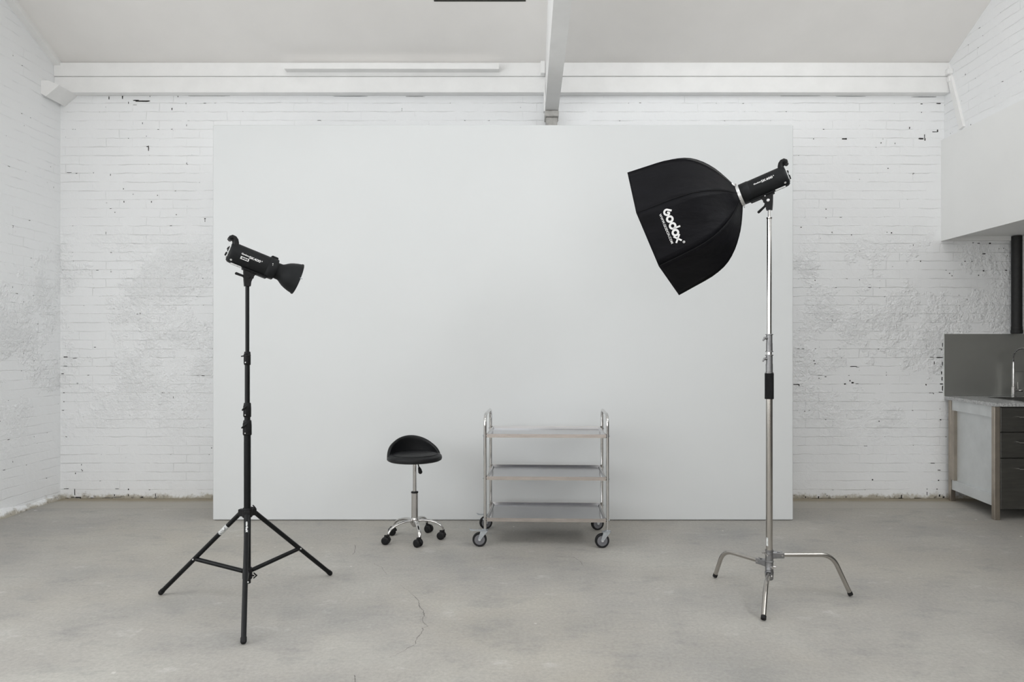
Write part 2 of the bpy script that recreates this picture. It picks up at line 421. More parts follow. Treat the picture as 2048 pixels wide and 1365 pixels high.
# back wall with chipped joints
bw = MB(); bw.box((XL-.3, YB, -.2), (XK+.2, YB+.3, 4.2))
def chip(x, y, w, h, wall='b', depthX=None):
    """dark open joint or hole; x,y centre and w,h size in photo pixels"""
    if wall == 'b': s_ = YB/F; c = P(x, y, YB); ax = Vector((1, 0, 0)); off = Vector((0, -.0012, 0))
    else: return
    n = 11; vs = []
    for k in range(n):
        q = 2*PI*k/n; e = .8+.4*random.random(); cx, cy = math.cos(q), math.sin(q)
        cx = math.copysign(abs(cx)**.5, cx); cy = math.copysign(abs(cy)**.5, cy)
        vs.append(c + ax*cx*w/2*s_*e + Vector((0, 0, 1))*cy*h/2*s_*e + off)
    back = [p + Vector((0, .004, 0)) for p in vs]
    bw.add(vs+back, [tuple(range(n))] + [(i, (i+1) % n, n+(i+1) % n, n+i) for i in range(n)], False, 1)
for c in [(285,202.5,27,3),(272,201,12,2),(297,297,1.8,12),(295,293.5,5,1.6),(218,196,1.6,6),(245,195,2.2,7),(257,206,1.4,4),(344,218.5,1.8,4.5),(372,207,1,3.5),(300,192.8,1,2.5),
          (356,193,1.2,3),(285,247,1,4),(410,438,3,2),(410,442,1,4),(248,404,1.6,3.5),(230,425,1.4,2),(303,404,1.6,3),(315,391,1.4,2),(221,350,1.2,4),(247,378,1.4,2.5),(138,345.5,10,.9),(153,347,3,1.2),
          (187,394-48,2,1),(270,210,8,.6),(257,277,1.4,1.4),(195,541,5,1),(150,717,8,1.2),(131,714.5,9,1.6),(131,733,8,1.0),(125,748,5,1.5),(155,767,4,1),(128,786,3,1.4),(128,804,2,1.6),(190,695,4,1.2),
          (149.5,985,1.5,13),(156,995.5,14,2.2),(161,1000,1.8,8),(146,995,8,1.4),(134,997,7,1),(184,996.3,6,1.2),(215,996,14,1),(217,1001,2.2,5),(233,995,18,1),(257,991,1.4,5),(270,1001,2.8,6),(311,991,1.6,7),(257,979.5,2,3),
          (311,996.5,4,1.4),(360,1001,3,4.5),(284,995,5,2.4),(229,991,2,4),(165,947-5,1.4,2.5),(151,947.5,1.6,3),(163,940,1.2,2),(133,978,9,1.2),(234,978,7,.9),(163,930,1,3),
          (1688,278,9,2.4),(1692,278,4,3),(1842,277.5,11,3),(1850,279,2,5),(1849,273,1.4,8),(1870,264,12,1.5),(1875,262,2.5,5),(1843,208,4,1.6),(1877,207,9,2),(1843,225,1.4,2),(1652,418.5,2,2),(1762,286,1.8,2.5),(1790,287,1.2,3),
          (1776,337,2.4,1.8),(1819,256,2,4),(1647,259,2.8,1.4),(1627,278,1.2,2.2),(1652,436,1.4,1.4),(1783,466,2.2,2.2),(1774,465,1.2,2),(1703,470,2,2),(1664,465,1.8,1.8),(1602,455,3,1.6),
          (1630,561,1.8,2.2),(1622,574,1.4,1.4),(1719,560,1.6,1.6),(1841,523,2,2.5),(1899,547,2,1.8),(1892,541,1.6,1.4),
          (1967,542,2.8,2.4),(1968,508,7,2),(1980,487,4,3),(1957,487,5,1.6),(1946,486,3,1.2),(1930,523,2,2),(1904,552,1.8,1.8),(1918,591,1.2,1.2),(1957,551,2,2),(2012,541,5,1.6),(1998,498,1.6,1.6),(2007,497,1.6,1.6),
          (1593,769.5,12,1.6),(1598,771,2,4),(1690,768.5,4,2.4),(1705,766,5,3),(1700,762,2,3),(1714,768,6,1),(1651,754,4,1.6),(1640,751,10,.8),(1638,757,2,1.6),(1707,733.5,14,1.5),(1715,735,6,.8),(1597,698,5,1),(1631,698,3,1),(1606,698,5,1.2),
          (1868.5,726.5,1.4,6),(1879,715.5,14,2),(1863,715,8,1.2),(1885,728,1.4,8),(1883,768.5,7,2),(1885,777,2,11),(1881,785,8,1.4),(1852,770,2,3),(1867,788,1.6,1.6),(1628,722,2.2,2),(1630,728,2,2),(1883,700,3,1.6),(1883,746,2,6),(1885,690,1.4,9),(1881,698,7,1),(1884,758,2,7),
          (1758,843,2,2.2),(1881,840,3,2),(1865,927,9,1.3),(1878,941,6,1.4),(1877,961.5,3,2.4),(1745,960,2.6,2.6),(1854,979,1,3),(1874,979,2.4,2),(1654,992,2,1.6),
          (1611,995,1.6,4),(1637,995.5,2.4,5),(1692,994.5,1.6,4),(1803,994,2.2,8),(1801,997,8,1.8),(1854,988,1.4,8),(1862,998.5,18,2),(1887,995,4,3),(1895,1000,6,3),(1879,992,3,5),
          (1650,998.3,60,1.8),(1600,999,26,1.6),(1700,998.5,24,1.6),(1795,998,30,1.4),(1835,997,14,1.2),(1617,1000.5,12,1.6),
          (1700,192.8,60,.6),(1600,192,80,.6),(1850,194,50,1.0),(700,192.6,60,.7),(830,193,40,.7),(420,192,80,.6),(250,191.5,140,.6)]:
    chip(*c)
struct('wall_back', bw, [M['brick_x'], M['joint']], 'white painted brick back wall with chipped mortar joints')

lw = MB(); lw.box((XL-.3, YF, -.2), (XL, YB, 7))
# rough kicked edge of old render along the foot of the left wall
pts = [(5.96, .02), (5.9, .035), (5.75, .045), (5.6, .03), (5.45, .05), (5.3, .07), (5.2, .06), (5.0, .08), (4.8, .06), (4.0, .07)]
for (y0, z0), (y1, z1) in zip(pts, pts[1:]):
    w0, w1 = z0*.55, z1*.55
    lw.add([(XL, y0, z0), (XL+w0, y0, z0*.75), (XL+w0*1.35, y0, 0), (XL, y1, z1), (XL+w1, y1, z1*.75), (XL+w1*1.35, y1, 0)], [(0, 1, 4, 3), (1, 2, 5, 4)], True)
struct('wall_left', lw, M['brick_y'], 'white painted brick wall on the left side')
rw = MB(); rw.box((XR, YF, 3.05), (XR+.3, YB, 7))
struct('wall_right', rw, M['brick_y'], 'white painted brick wall high above the loft bulkhead')
# loft bulkhead over the kitchen: fascia, soffit and back batten
bk = MB()
bk.box((3.65, YF, 2.25), (3.675, YB, 3.13)); bk.box((3.675, YF, 2.29), (XK, YB, 3.12)); bk.box((3.675, YB-.03, 2.25), (XK, YB, 2.29))
bk.add([(3.65, YF, 3.13), (3.65, YB, 3.13), (XR, YB, 3.145), (XR, YF, 3.145)], [(0, 1, 2, 3)])
struct('wall_bulkhead', bk, M['plaster'], 'smooth white plastered bulkhead overhanging the kitchen corner')
kw = MB(); kw.box((XK, YF, -.2), (XK+.2, YB, 2.3)); struct('wall_kitchen', kw, M['dark_wall'], 'unseen end wall of the kitchen recess, dark tone invented for reflections')  # out of view; dark tone chosen so the metal reflects something dark
rear = MB(); rear.box((XL-.3, YF-.3, -.2), (XK+.2, YF, 7)); struct('wall_front', rear, M['bare'], 'unseen wall behind the photographer, brown finish invented for reflections')  # out of view; brown finish invented to give the chrome contrast

# ceiling with the skylight opening
SKX0, SKX1, SKY0, SKY1 = -.70, .022, 4.30, 5.371
ce = MB()
def slab(x0, x1, y0, y1, f=zc, t=.12):
    vs = [(x0, y0, f(y0)), (x1, y0, f(y0)), (x1, y1, f(y1)), (x0, y1, f(y1))]
    vs += [(a, b, c+t) for a, b, c in vs]
    ce.add(vs, [(0,3,2,1),(4,5,6,7),(0,1,5,4),(1,2,6,5),(2,3,7,6),(3,0,4,7)])
slab(XL-.1, SKX0, YRIDGE, YB+.05); slab(SKX1, XR+.1, YRIDGE, YB+.05); slab(SKX0, SKX1, YRIDGE, SKY0); slab(SKX0, SKX1, SKY1, YB+.05)
zr = lambda Y: zc(YRIDGE) - SL*(YRIDGE - Y)
slab(XL-.1, XR+.1, YF-.1, YRIDGE, zr)
struct('ceiling', ce, M['ceiling'], 'sloping off-white ceiling rising towards the viewer')
sk = MB()   # frame lining the skylight
def skb(x0, x1, y0, y1, d, t):
    vs = [(x0, y0, zc(y0)-d), (x1, y0, zc(y0)-d), (x1, y1, zc(y1)-d), (x0, y1, zc(y1)-d)]
    vs += [(a, b, c+t) for a, b, c in vs]; sk.add(vs, [(0,3,2,1),(4,5,6,7),(0,1,5,4),(1,2,6,5),(2,3,7,6),(3,0,4,7)])
skb(SKX0, SKX1, SKY1-.03, SKY1, .004, .14); skb(SKX0, SKX1, SKY0, SKY0+.03, .004, .14); skb(SKX0, SKX0+.03, SKY0+.03, SKY1-.03, .004, .14); skb(SKX1-.03, SKX1, SKY0+.03, SKY1-.03, .004, .14)
w1 = struct('window_1', sk, M['brushed'], 'grey framed skylight at the top edge of the sloping ceiling')
g = MB(); g.add([(SKX0, SKY0, zc(SKY0)+.13), (SKX1, SKY0, zc(SKY0)+.13), (SKX1, SKY1, zc(SKY1)+.13), (SKX0, SKY1, zc(SKY1)+.13)], [(0, 1, 2, 3)])
g.build('pane', M['diffuser'], w1)

# wall plate beam and fillet over it
t1 = MB(); t1.box((XL, 5.88, 3.518), (XR, YB, 3.655), bev=.004); struct('trim_1', t1, M['paint'], 'white painted timber beam running along the top of the brick wall')
t2 = MB(); t2.box((XL, 5.873, 3.657), (XR, YB, 3.775), bev=.005); struct('trim_2', t2, M['paint'], 'narrow white fillet board above the long wall beam')
t3 = MB()
for a, b in ((YB-.05, YRIDGE),):
    vs = [(XL, a, zc(a)-.045), (XL+.058, a, zc(a)-.045), (XL+.058, b, zc(b)-.045), (XL, b, zc(b)-.045)]
    vs += [(x, y, z+.06) for x, y, z in vs]; t3.add(vs, [(0,3,2,1),(4,5,6,7),(0,1,5,4),(1,2,6,5),(2,3,7,6),(3,0,4,7)])
struct('trim_3', t3, M['paint'], 'white sloping cover strip between left wall and ceiling')
t4 = MB()
t4.prism([(-2.03, 3.690), (-.205, 3.688), (-.205, 3.733), (-2.03, 3.738)], 5.80, 5.875, lambda p, q, h: (p, h, q)); struct('trim_4', t4, M['paint'], 'loose white batten fixed on the wall beam left of the roof beam')
# corbel under the left end of the beam
t5 = MB(); t5.prism([(XL, 3.56), (XL, 3.45), (XL+.04, 3.425), (XL+.13, 3.50), (XL+.15, 3.52), (XL+.06, 3.56)], 5.72, YB, lambda p, q, h: (p, h, q)); struct('trim_5', t5, M['paint'], 'white stone block under the left end of the wall beam')
# slanting batten on the right wall
t6 = MB(); t6.prism([(5.925, 3.76), (5.885, 3.78), (5.675, 3.16), (5.73, 3.146), (5.745, 3.20)], XR-.022, XR, lambda p, q, h: (h, p, q)); struct('trim_6', t6, M['paint'], 'white slanting batten on the upper right wall')
t9 = MB(); t9.box((XR-.05, 5.83, 3.66), (XR, 5.875, 3.71), bev=.008); t9.box((XR-.035, 5.84, 3.60), (XR, 5.88, 3.65), bev=.008); struct('trim_9', t9, M['paint'], 'small lumpy white bracket at the right end of the wall beam')

# roof beam (tie) coming towards the viewer, rafter above it
zb = lambda Y: 3.335 + .072*(5.9-Y)
zt = lambda Y: 3.40 + .346*(5.9-Y)
def beam(mb, x0, x1, lo, hi, y0, y1):
    vs = [(x0, y0, lo(y0)), (x1, y0, lo(y0)), (x1, y1, lo(y1)), (x0, y1, lo(y1)), (x0, y0, hi(y0)), (x1, y0, hi(y0)), (x1, y1, hi(y1)), (x0, y1, hi(y1))]
    mb.add(vs, [(0,3,2,1),(4,5,6,7),(0,1,5,4),(1,2,6,5),(2,3,7,6),(3,0,4,7)])
b1 = MB(); beam(b1, .188, .302, zb, zt, 1.2, 5.93)
struct('trim_7', b1, M['paint'], 'deep white roof beam projecting from the back wall towards the viewer')
b2 = MB(); beam(b2, .192, .296, lambda Y: zt(Y)-.01, zc, 1.2, 5.93)
b2.box((.150, 5.80, 3.655), (.19, 5.87, 3.76), bev=.005); b2.box((.302, 5.84, 3.67), (.325, 5.87, 3.70), bev=.004); b2.box((.178, 5.84, 3.345), (.19, 5.90, 3.60))
struct('trim_10', b2, M['paint'], 'white rafter filling the gap between roof beam and ceiling')
t8 = MB(); t8.box((.186, 5.80, 3.285), (.304, YB, 3.338), bev=.006); t8.box((.196, 5.82, 3.10), (.292, YB, 3.287), bev=.006)
struct('trim_8', t8, M['underpaint'], 'grimy grey bearing block under the end of the roof beam')

# ------------------------------------------------------------------ free-standing white backdrop
pl = P(425.5, 1042, 0); YP = F*HC/342
x0 = (425.5-VX)*YP/F; x1 = (1586.5-VX)*YP/F; ztop = HC+450*YP/F
bd = empty('backdrop_panel', ((x0+x1)/2, YP, 0)); tag(bd, 'large flat white freestanding backdrop panel in front of the brick wall', 'backdrop')
o = MB(); o.box((x0, YP, .004), (x1, YP+.10, ztop), bev=.006); o.build('board', M['panel'], bd, bd.location)
o = MB(); o.box((x0+.01, YP+.02, 0), (x1-.01, YP+.08, .006)); o.build('base_gap_shade', M['joint'], bd, bd.location)  # dark strip put in for the shade under the board

# ------------------------------------------------------------------ strobe heads
def strobe(name, loc, yaw, pitch, side, lever, reflector):
    """root at the socket of the bracket; the axis of the lamp is local +X tilted down by pitch; side = +1/-1: which side the viewer sees"""
    r = empty(name, loc, yaw)
    T = Matrix.Translation((0, 0, .141)) @ Matrix.Rotation(pitch, 4, 'Y')
    R = .0552
    def sec(q, rr, zb_=.0):      # rounded housing, flattened beneath
        y = rr*math.cos(q); z = rr*math.sin(q)
        z = max(z, -rr*.93); return y, z
    def loft(prof, n=40, mi=0, cap=True, mb=None):
        mb = mb or MB(); vs = []
        for s_, rr, dz in prof:
            for k in range(n):
                y, z = sec(2*PI*k/n, rr); vs.append((s_, y, z+dz))
        m = len(prof); mb.add(vs, [(i*n+k, i*n+(k+1) % n, (i+1)*n+(k+1) % n, (i+1)*n+k) for i in range(m-1) for k in range(n)], True, mi)
        if cap: mb.add(vs[:n], [tuple(range(n))], False, mi); mb.add(vs[-n:], [tuple(range(n))], False, mi)
        return mb
    body = loft([(-.094, .040, .002), (-.093, .047, .001), (-.084, .0535, 0), (-.070, .0552, 0), (-.040, .0552, 0), (.10, .0552, 0)], cap=True)
    loft([(.10, .0552, 0), (.101, .0572, 0), (.144, .0572, 0), (.146, .056, 0)], mb=body)
    body.box((-.008, -.028, -.060), (.12, .028, -.049), bev=.004)
    bo = body.xf(T).build('housing', M['strobe'], r)
    # vents and pale plate beneath
    v = MB(); v.box((-.068, side*.016, -.0600), (-.015, side*.0295, -.0525), bev=.001)
    v.xf(T).build('vent_strip', M['lcd'], r)
    cp = MB(); cp.box((-.099, -.034, -.030), (-.093, .034, .030), bev=.002)
    cpo = cp.xf(T).build('control_panel', M['lcd'], r)
    k = MB()
    for yy, zz, rr in ((-.018, -.015, .007), (.018, -.015, .009), (0, .016, .006), (.02, .014, .005)): k.lathe([(0, rr), (.007, rr*.9)], (-.099, yy, zz), (-1, 0, 0), 14)
    k.box((-.103, -.028, -.004), (-.099, -.010, .024), bev=.001)
    k.xf(T).build('knob', M['black_plastic'], r)
    # hooked carrying handle
    h = MB()
    for sy in (-1, 1):
        y = sy*.026
        h.sweep([(-.076, y, .038), (-.079, y, .053), (-.085, y, .065), (-.094, y, .072), (-.104, y, .073), (-.111, y, .066), (-.112, y, .058)], [.014, .0135, .0125, .012, .0115, .011, .009], 12, flat=.85, up=(0, 1, 0))
    h.sweep([(-.109, -.030, .064), (-.109, 0, .064), (-.109, .030, .064)], .0105, 12); h.sweep([(-.098, -.030, .072), (-.098, .030, .072)], .0105, 12)
    h.xf(T).build('carry_handle', M['black_plastic'], r)
    # power sockets and screw on the visible side
    sc_ = MB(); sc_.lathe([(0, .006), (.003, .005)], (-.072, side*.036, -.040), (0, side*.72, -.69), 14)
    sc_.xf(T).build('screw', M['silver'], r)
    # printing
    def onbody(cs, ct, rad=R):
        def fr(x, y, hh):
            t = ct+y; return (cs - side*x, side*(math.sqrt(max(rad*rad-t*t, 1e-8))+.0004+hh), t) if True else None
        return fr
    if side < 0:
        tx = [('Godox', .0105, -.020, .0066, 1.25), ('SK400', .0175, .0300, .0030, 1.30)]
        sup = (.0655, .0075)
    else:
        tx = [('Godox', .0105, .054, .0125, 1.25), ('SK400', .0175, .0035, .0105, 1.30)]
        sup = (-.0320, .0150)
    mb = MB()
    for s_, sz, cs, ct, sx in tx:
        t_ = text_mb(s_, sz, onbody(cs, ct), offset=.00035, sx=sx); mb.add(t_.v, t_.f)
    t_ = text_mb('II', .0075, onbody(*sup), offset=.0003, sx=1.1); mb.add(t_.v, t_.f)
    mb.xf(T).build('lettering', M['print'], r)
    if side < 0:
        lb = MB(); fr = onbody(-.0155, -.0135)
        n = 10; vs = [fr(-.021+.042*i/n, z_, .0003) for i in range(n+1) for z_ in (-.0068, -.002, .002, .0068)]
        lb.add(vs, [(4*i+j, 4*i+j+1, 4*i+4+j+1, 4*i+4+j) for i in range(n) for j in range(3)], True)
        lo = lb.xf(T).build('sticker', M['print'], r)
        bars = MB()
        for i in range(9):
            x = -.015+.0036*i; w = .0009+.0006*(i % 3)
            for za, zb2 in ((-.0035, 0), (0, .0035)):
                bars.add([fr(x-w, za, .0007), fr(x+w, za, .0007), fr(x+w, zb2, .0007), fr(x-w, zb2, .0007)], [(0, 1, 2, 3)])
        bars.xf(T).build('sticker_print', M['black_plastic'], lo)
    # bracket
    bkt = MB()
    for y0_, y1_ in ((-.020, -.012), (.012, .020)):
        bkt.prism([(-.0145, 0), (.0145, 0), (.017, .022), (.024, .040), (.034, .056), (.050, .070), (.054, .082), (-.016, .100), (-.018, .095), (-.017, .032)], y0_, y1_, lambda p, q, hh: (p, hh, q))
    bkt.lathe([(0, .0155), (.03, .017), (.045, .014)], (0, 0, 0), (0, 0, 1), 20)
    bkt.rod((.004, -.019, .047), (.004, .019, .047), .014, 20)
    bkt.box((-.012, -.014, .04), (.03, .014, .075), bev=.003)
    b_o = bkt.build('tilt_bracket', M['black_plastic'], r)
    for q_, r_ in (((.004, side*.019, .047), .0085), ((.019, side*.020, .071), .004)):
        kb_ = MB(); kb_.lathe([(0, r_), (.004, r_), (.006, r_*.7)], q_, (0, side, 0), 18); kb_.build('bolt', M['silver' if side > 0 else 'black_plastic'], b_o)
    lv = MB(); a, b_ = lever
    y = -side*.0 + side*.012
    a = Vector((a[0], y, a[1])); b_ = Vector((b_[0], y, b_[1]))
    lv.sweep([a, a.lerp(b_, .3), a.lerp(b_, .9), b_], [.0075, .006, .0072, .0045], 12)
    lv.lathe([(-.006, .011), (.006, .011)], a, (0, 1, 0), 16)
    lv.build('locking_lever', M['black_plastic'], b_o)
    if reflector:
        rf = MB()
        prof = [(.140, .040), (.146, .0425), (.172, .0435), (.180, .0475), (.190, .055), (.204, .0640), (.220, .0710), (.240, .0775), (.258, .0815), (.263, .0850), (.268, .0850), (.268, .0805)]
        inner = [(.268, .0805), (.250, .077), (.220, .068), (.200, .058), (.185, .046), (.170, .038)]
        rf.lathe(prof, (0, 0, 0), (1, 0, 0), 48, closed=True); rfo = rf.xf(T).build('reflector_dish', M['strobe'], r)
        ri = MB(); ri.lathe(inner, (0, 0, 0), (1, 0, 0), 48, mi=0); ri.xf(T).build('silver_lining', M['silver'], rfo)
        gl = MB(); gl.lathe([(.17, .030), (.205, .030), (.222, .020), (.228, 0)], (0, 0, 0), (1, 0, 0), 24); gl.xf(T).build('glass_dome', M['diffuser'], rfo)
        nb = MB(); nb.lathe([(0, .0032), (.014, .0032)], (.264, side*.0825, -.002), (1, 0, 0), 10); nb.xf(T).build('rim_clip', M['zinc'], rfo)
        la = MB(); la.box((.104, -.014, .052), (.140, .014, .066), bev=.004); la.xf(T).build('release_catch', M['strobe'], r)
        d = MB(); d.lathe([(0, .0028), (.002, .0022)], (.118, side*.0545, .0175), (0, side*.95, .3), 10); d.lathe([(0, .0018), (.002, .0015)], (.120, side*.0555, .010), (0, side*.97, .2), 10); d.xf(T).build('catch_pin', M['print'], r)
    return r, T

Y1 = 3.523; X1 = -1.423
yaw1 = math.radians(29.2)
s1, T1 = strobe('studio_strobe', (X1, Y1, 1.628), yaw1, math.radians(20.1), -1, ((-.012, .048), (-.060, .064)), True)
tag(s1, 'black studio flash head with dish reflector on the black tripod stand', 'studio light')
Y2 = 3.592; X2 = 1.296
yaw2 = math.radians(154.85)
s2, T2 = strobe('studio_strobe', (X2, Y2, 2.037), yaw2, math.radians(19.46), 1, ((.012, .026), (.056, -.014)), False)
tag(s2, 'black studio flash head on the chrome stand, joined to the softbox', 'studio light')

# ------------------------------------------------------------------ softbox (held by the right strobe)
sb = empty('octagonal_softbox', (X2, Y2, 2.037), yaw2)
tag(sb, 'large black octagonal fabric softbox with white lettering', 'softbox')
prof = [(0, .413), (.04, .4075), (.18, .3885), (.22, .3815), (.26, .370), (.30, .355), (.335, .335), (.365, .311), (.395, .281), (.42, .250), (.445, .214), (.468, .172), (.488, .130), (.503, .096), (.513, .072), (.520, .058)]
SM = .6324; TS = T2 @ Matrix.Rotation(math.radians(-17.1), 4, 'X')
prof = [(a*.905, b*.942) for a, b in prof]
ds = []
for (a, ra), (b, rb) in zip(prof, prof[1:]): ds += [(a+(b-a)*i/2, ra+(rb-ra)*i/2) for i in range(2)]
ds.append(prof[-1])
shell = MB()
for k in range(8):
    q0 = PI/8+PI/4*k; q1 = q0+PI/4; vs = []; W = 8
    for s_, rr in ds:
        for j in range(W+1):
            t = j/W; p0 = Vector((math.cos(q0), math.sin(q0)))*rr; p1 = Vector((math.cos(q1), math.sin(q1)))*rr; p = p0.lerp(p1, t)
            sag = 1 - .028*math.sin(PI*t)*min(1, max(0, s_-.165)*9)      # cloth pulled in between ribs
            p = p*sag; vs.append((SM-s_, p.x, p.y))
    m_ = len(ds)
    shell.add(vs, [(i*(W+1)+j, i*(W+1)+j+1, (i+1)*(W+1)+j+1, (i+1)*(W+1)+j) for i in range(m_-1) for j in range(W)], True)
sho = shell.xf(TS).build('fabric_shell', M['fabric'], sb)
so = sho.modifiers.new('thickness', 'SOLIDIFY'); so.thickness = .0015; so.offset = 0
rb_ = MB()
for k in range(8):
    q = PI/8+PI/4*k
    rb_.sweep([(SM-s_, math.cos(q)*rr*1.001, math.sin(q)*rr*1.001) for s_, rr in ds], .0022, 6)
rb_.xf(TS).build('rib_seams', M['foam'], sb)
df = MB(); df.add([(SM-.035, math.cos(PI/8+PI/4*k)*.381, math.sin(PI/8+PI/4*k)*.381) for k in range(8)], [tuple(range(8))]); df.xf(TS).build('front_diffuser', M['diffuser'], sb)
rg = MB(); rg.lathe([(.147, .050), (.147, .057), (.163, .057), (.163, .050)], (0, 0, 0), (1, 0, 0), 40)
for q in (1.1, 2.7, 4.6): rg.rod((.155, .056*math.cos(q), .056*math.sin(q)), (.155, .070*math.cos(q), .070*math.sin(q)), .004, 10)
rgo = rg.xf(T2).build('speed_ring', M['silver'], sb)
cl = MB(); cl.box((.158, .010, .054), (.185, .022, .064), bev=.002); cl.lathe([(0, .0055), (.014, .0055)], (.172, .016, .062), (0, 0, 1), 10); cl.xf(T2).build('ring_clamp', M['silver'], rgo)
# logo on the panel that faces the viewer: strokes laid on the cloth
def cloth(a, b, h=0):       # a: along the mouth, downwards; b: away from the mouth; metres
    rr = .389 - .0231*(b/.163); return Vector((SM-b, rr*math.cos(PI/8)+.0022+h, -a))
def band(pts, w, closed=False, h=.0004):
    mb = MB(); n = len(pts); vs = []
    for i in range(n):
        p = Vector(pts[i]); a = Vector(pts[(i-1) % n] if closed else pts[max(i-1, 0)]); b = Vector(pts[(i+1) % n] if closed else pts[min(i+1, n-1)])
        t = (b-a).normalized(); q = Vector((-t.y, t.x)); vs += [cloth(*(p+q*w/2), h), cloth(*(p-q*w/2), h)]
    m_ = n if closed else n-1
    mb.add(vs, [(2*i, 2*i+1, 2*((i+1) % n)+1, 2*((i+1) % n)) for i in range(m_)]); return mb
LG = MB(); A0 = -.088; B0 = .141; W_ = .0105; ro = .0137
def put(mb): LG.add(mb.v, mb.f)
cx = [A0+i*.0372 for i in range(4)]
put(band([(cx[0]+.0015, B0+.0240), (cx[0]-.0070, B0+.0125)] + [(cx[0]+ro*math.cos(math.radians(d)), B0+ro*math.sin(math.radians(d))) for d in range(160, 400, 12)] + [(cx[0]+.0075, B0+.0100), (cx[0]+.0000, B0+.0010)], W_*.92))
for i in (1, 2, 3): put(band([(cx[i]+ro*math.cos(2*PI*k/28), B0+ro*math.sin(2*PI*k/28)) for k in range(28)], W_, True))
put(band([(cx[2]+.0120, B0-.005), (cx[2]+.0145, B0+.010), (cx[2]+.0158, B0+.034)], W_*.85))
X_ = cx[3]+.0338
put(band([(X_-.0190, B0+.0150), (X_+.0165, B0-.0160)], W_*.82)); put(band([(X_-.0190, B0-.0165), (X_+.0155, B0+.0140)], W_*.82))
lo = LG.xf(TS).build('logo_lettering', M['print'], sb)
rr_ = MB()
for q_ in (band([(X_+.027+.0050*math.cos(2*PI*k/18), B0+.021+.0050*math.sin(2*PI*k/18)) for k in range(18)], .0022, True), text_mb('R', .0085, lambda x, y, h: cloth(X_+.027+x, B0+.021+y, h+.0004))): rr_.add(q_.v, q_.f)
rr_.xf(TS).build('registered_mark', M['print'], lo)
ww = text_mb('WWW.GODOX.COM', .0165, lambda x, y, h: cloth(A0+.0754+x, B0-.0350+y, h+.0004), offset=.0003, sx=1.02)
ww.xf(TS).build('web_address', M['print'], sb)

# ------------------------------------------------------------------ black tripod stand
O1 = Vector((X1, Y1, 0))
st = empty('tripod_stand', O1); tag(st, 'tall black tripod light stand with three straight legs', 'light stand')
def zpx(y, Y): return HC-(y-VY)*Y/F
p = MB(); p.lathe([(zpx(718, Y1), .0098), (1.6278, .0098)], n=20); p.build('top_tube', M['black_metal'], st)
p = MB(); p.lathe([(zpx(820, Y1), .0125), (zpx(715, Y1), .0125)], n=20); p.build('upper_tube', M['black_metal'], st)
p = MB(); p.lathe([(zpx(860, Y1), .0148), (zpx(825, Y1), .0148)], n=20); p.build('middle_tube', M['black_metal'], st)
p = MB(); p.lathe([(.095, .0172), (zpx(855, Y1), .0172)], n=24); p.build('lower_tube', M['black_metal'], st)
for ya, yb_, r, kx in ((703.7, 730.6, .0165, 1), (806.3, 834.8, .0190, -1), (841, 871, .0215, -1)):
    za, zb_ = zpx(yb_, Y1), zpx(ya, Y1)
    c = MB(); c.lathe([(za, r*.9), (za+.003, r), (za+(zb_-za)*.6, r), (zb_-.006, r*.94), (zb_, r*.86)], n=24)
    c.box((-r*.55, -r-.012, za+.004), (r*.55, -r*.5, zb_-.010), bev=.004)
    co = c.build('clamp_collar', M['black_plastic'], st)
    b = MB(); b.lathe([(0, .0030), (.002, .0026)], (.002, -r-.012, za+.014), (0, -1, 0), 12); b.build('bolt', M['silver'], co)
    w = MB(); zz = za+(zb_-za)*.68
    if kx == 1: w.sweep([(-.024, -.018, zz-.002), (0, -r-.010, zz+.001), (.024, -.016, zz+.004)], [.0028, .0042, .0030], 8)
    else: w.sweep([(-r*.7, -r-.012, zz-.012), (0, -r-.018, zz), (r*.75, -r-.013, zz+.014)], [.004, .0055, .004], 8)
    w.build('wing_knob', M['black_plastic'], co)
zh = .470
hub = MB(); hub.lathe([(zh-.035, .022), (zh-.03, .026), (zh+.008, .026), (zh+.014, .021)], n=24)
feet = [G(321, 1191), G(661, 1152), G(487, 1290)]
dirs = []
for f_ in feet:
    d = (f_-O1); d.z = 0; R_ = d.length; d.normalize(); dirs.append((d, R_))
    hub.box((.018, -.013, -.030), (.046, .013, .006), bev=.003)
    hub.v[-24:] = [Matrix.Translation((0, 0, zh)) @ Matrix.Rotation(math.atan2(d.y, d.x), 4, 'Z') @ q for q in hub.v[-24:]]
ho = hub.build('upper_hub', M['black_plastic'], st)
k = MB(); k.rod((.02, -.01, zh+.018), (.036, -.014, zh+.018), .004, 10); k.sweep([(.034, -.014, zh+.031), (.046, -.016, zh+.018), (.034, -.014, zh+.006)], [.003, .0045, .003], 8); k.build('wing_knob', M['black_plastic'], ho)
tgm = MB(); tgm.box((.012, -.034, zh-.036), (.021, -.032, zh-.012)); tgm.build('maker_tag', M['red_print'], ho)
zl = .150
hub2 = MB(); hub2.lathe([(zl-.035, .021), (zl-.03, .0245), (zl+.02, .0245), (zl+.026, .020)], n=24)
lo2 = hub2.build('lower_hub', M['black_plastic'], st)
k = MB(); k.rod((.02, -.01, zl-.012), (.040, -.014, zl-.012), .004, 10); k.sweep([(.038, -.014, zl+.003), (.054, -.016, zl-.011), (.038, -.014, zl-.025)], [.003, .0048, .003], 8); k.build('wing_knob', M['black_plastic'], lo2)
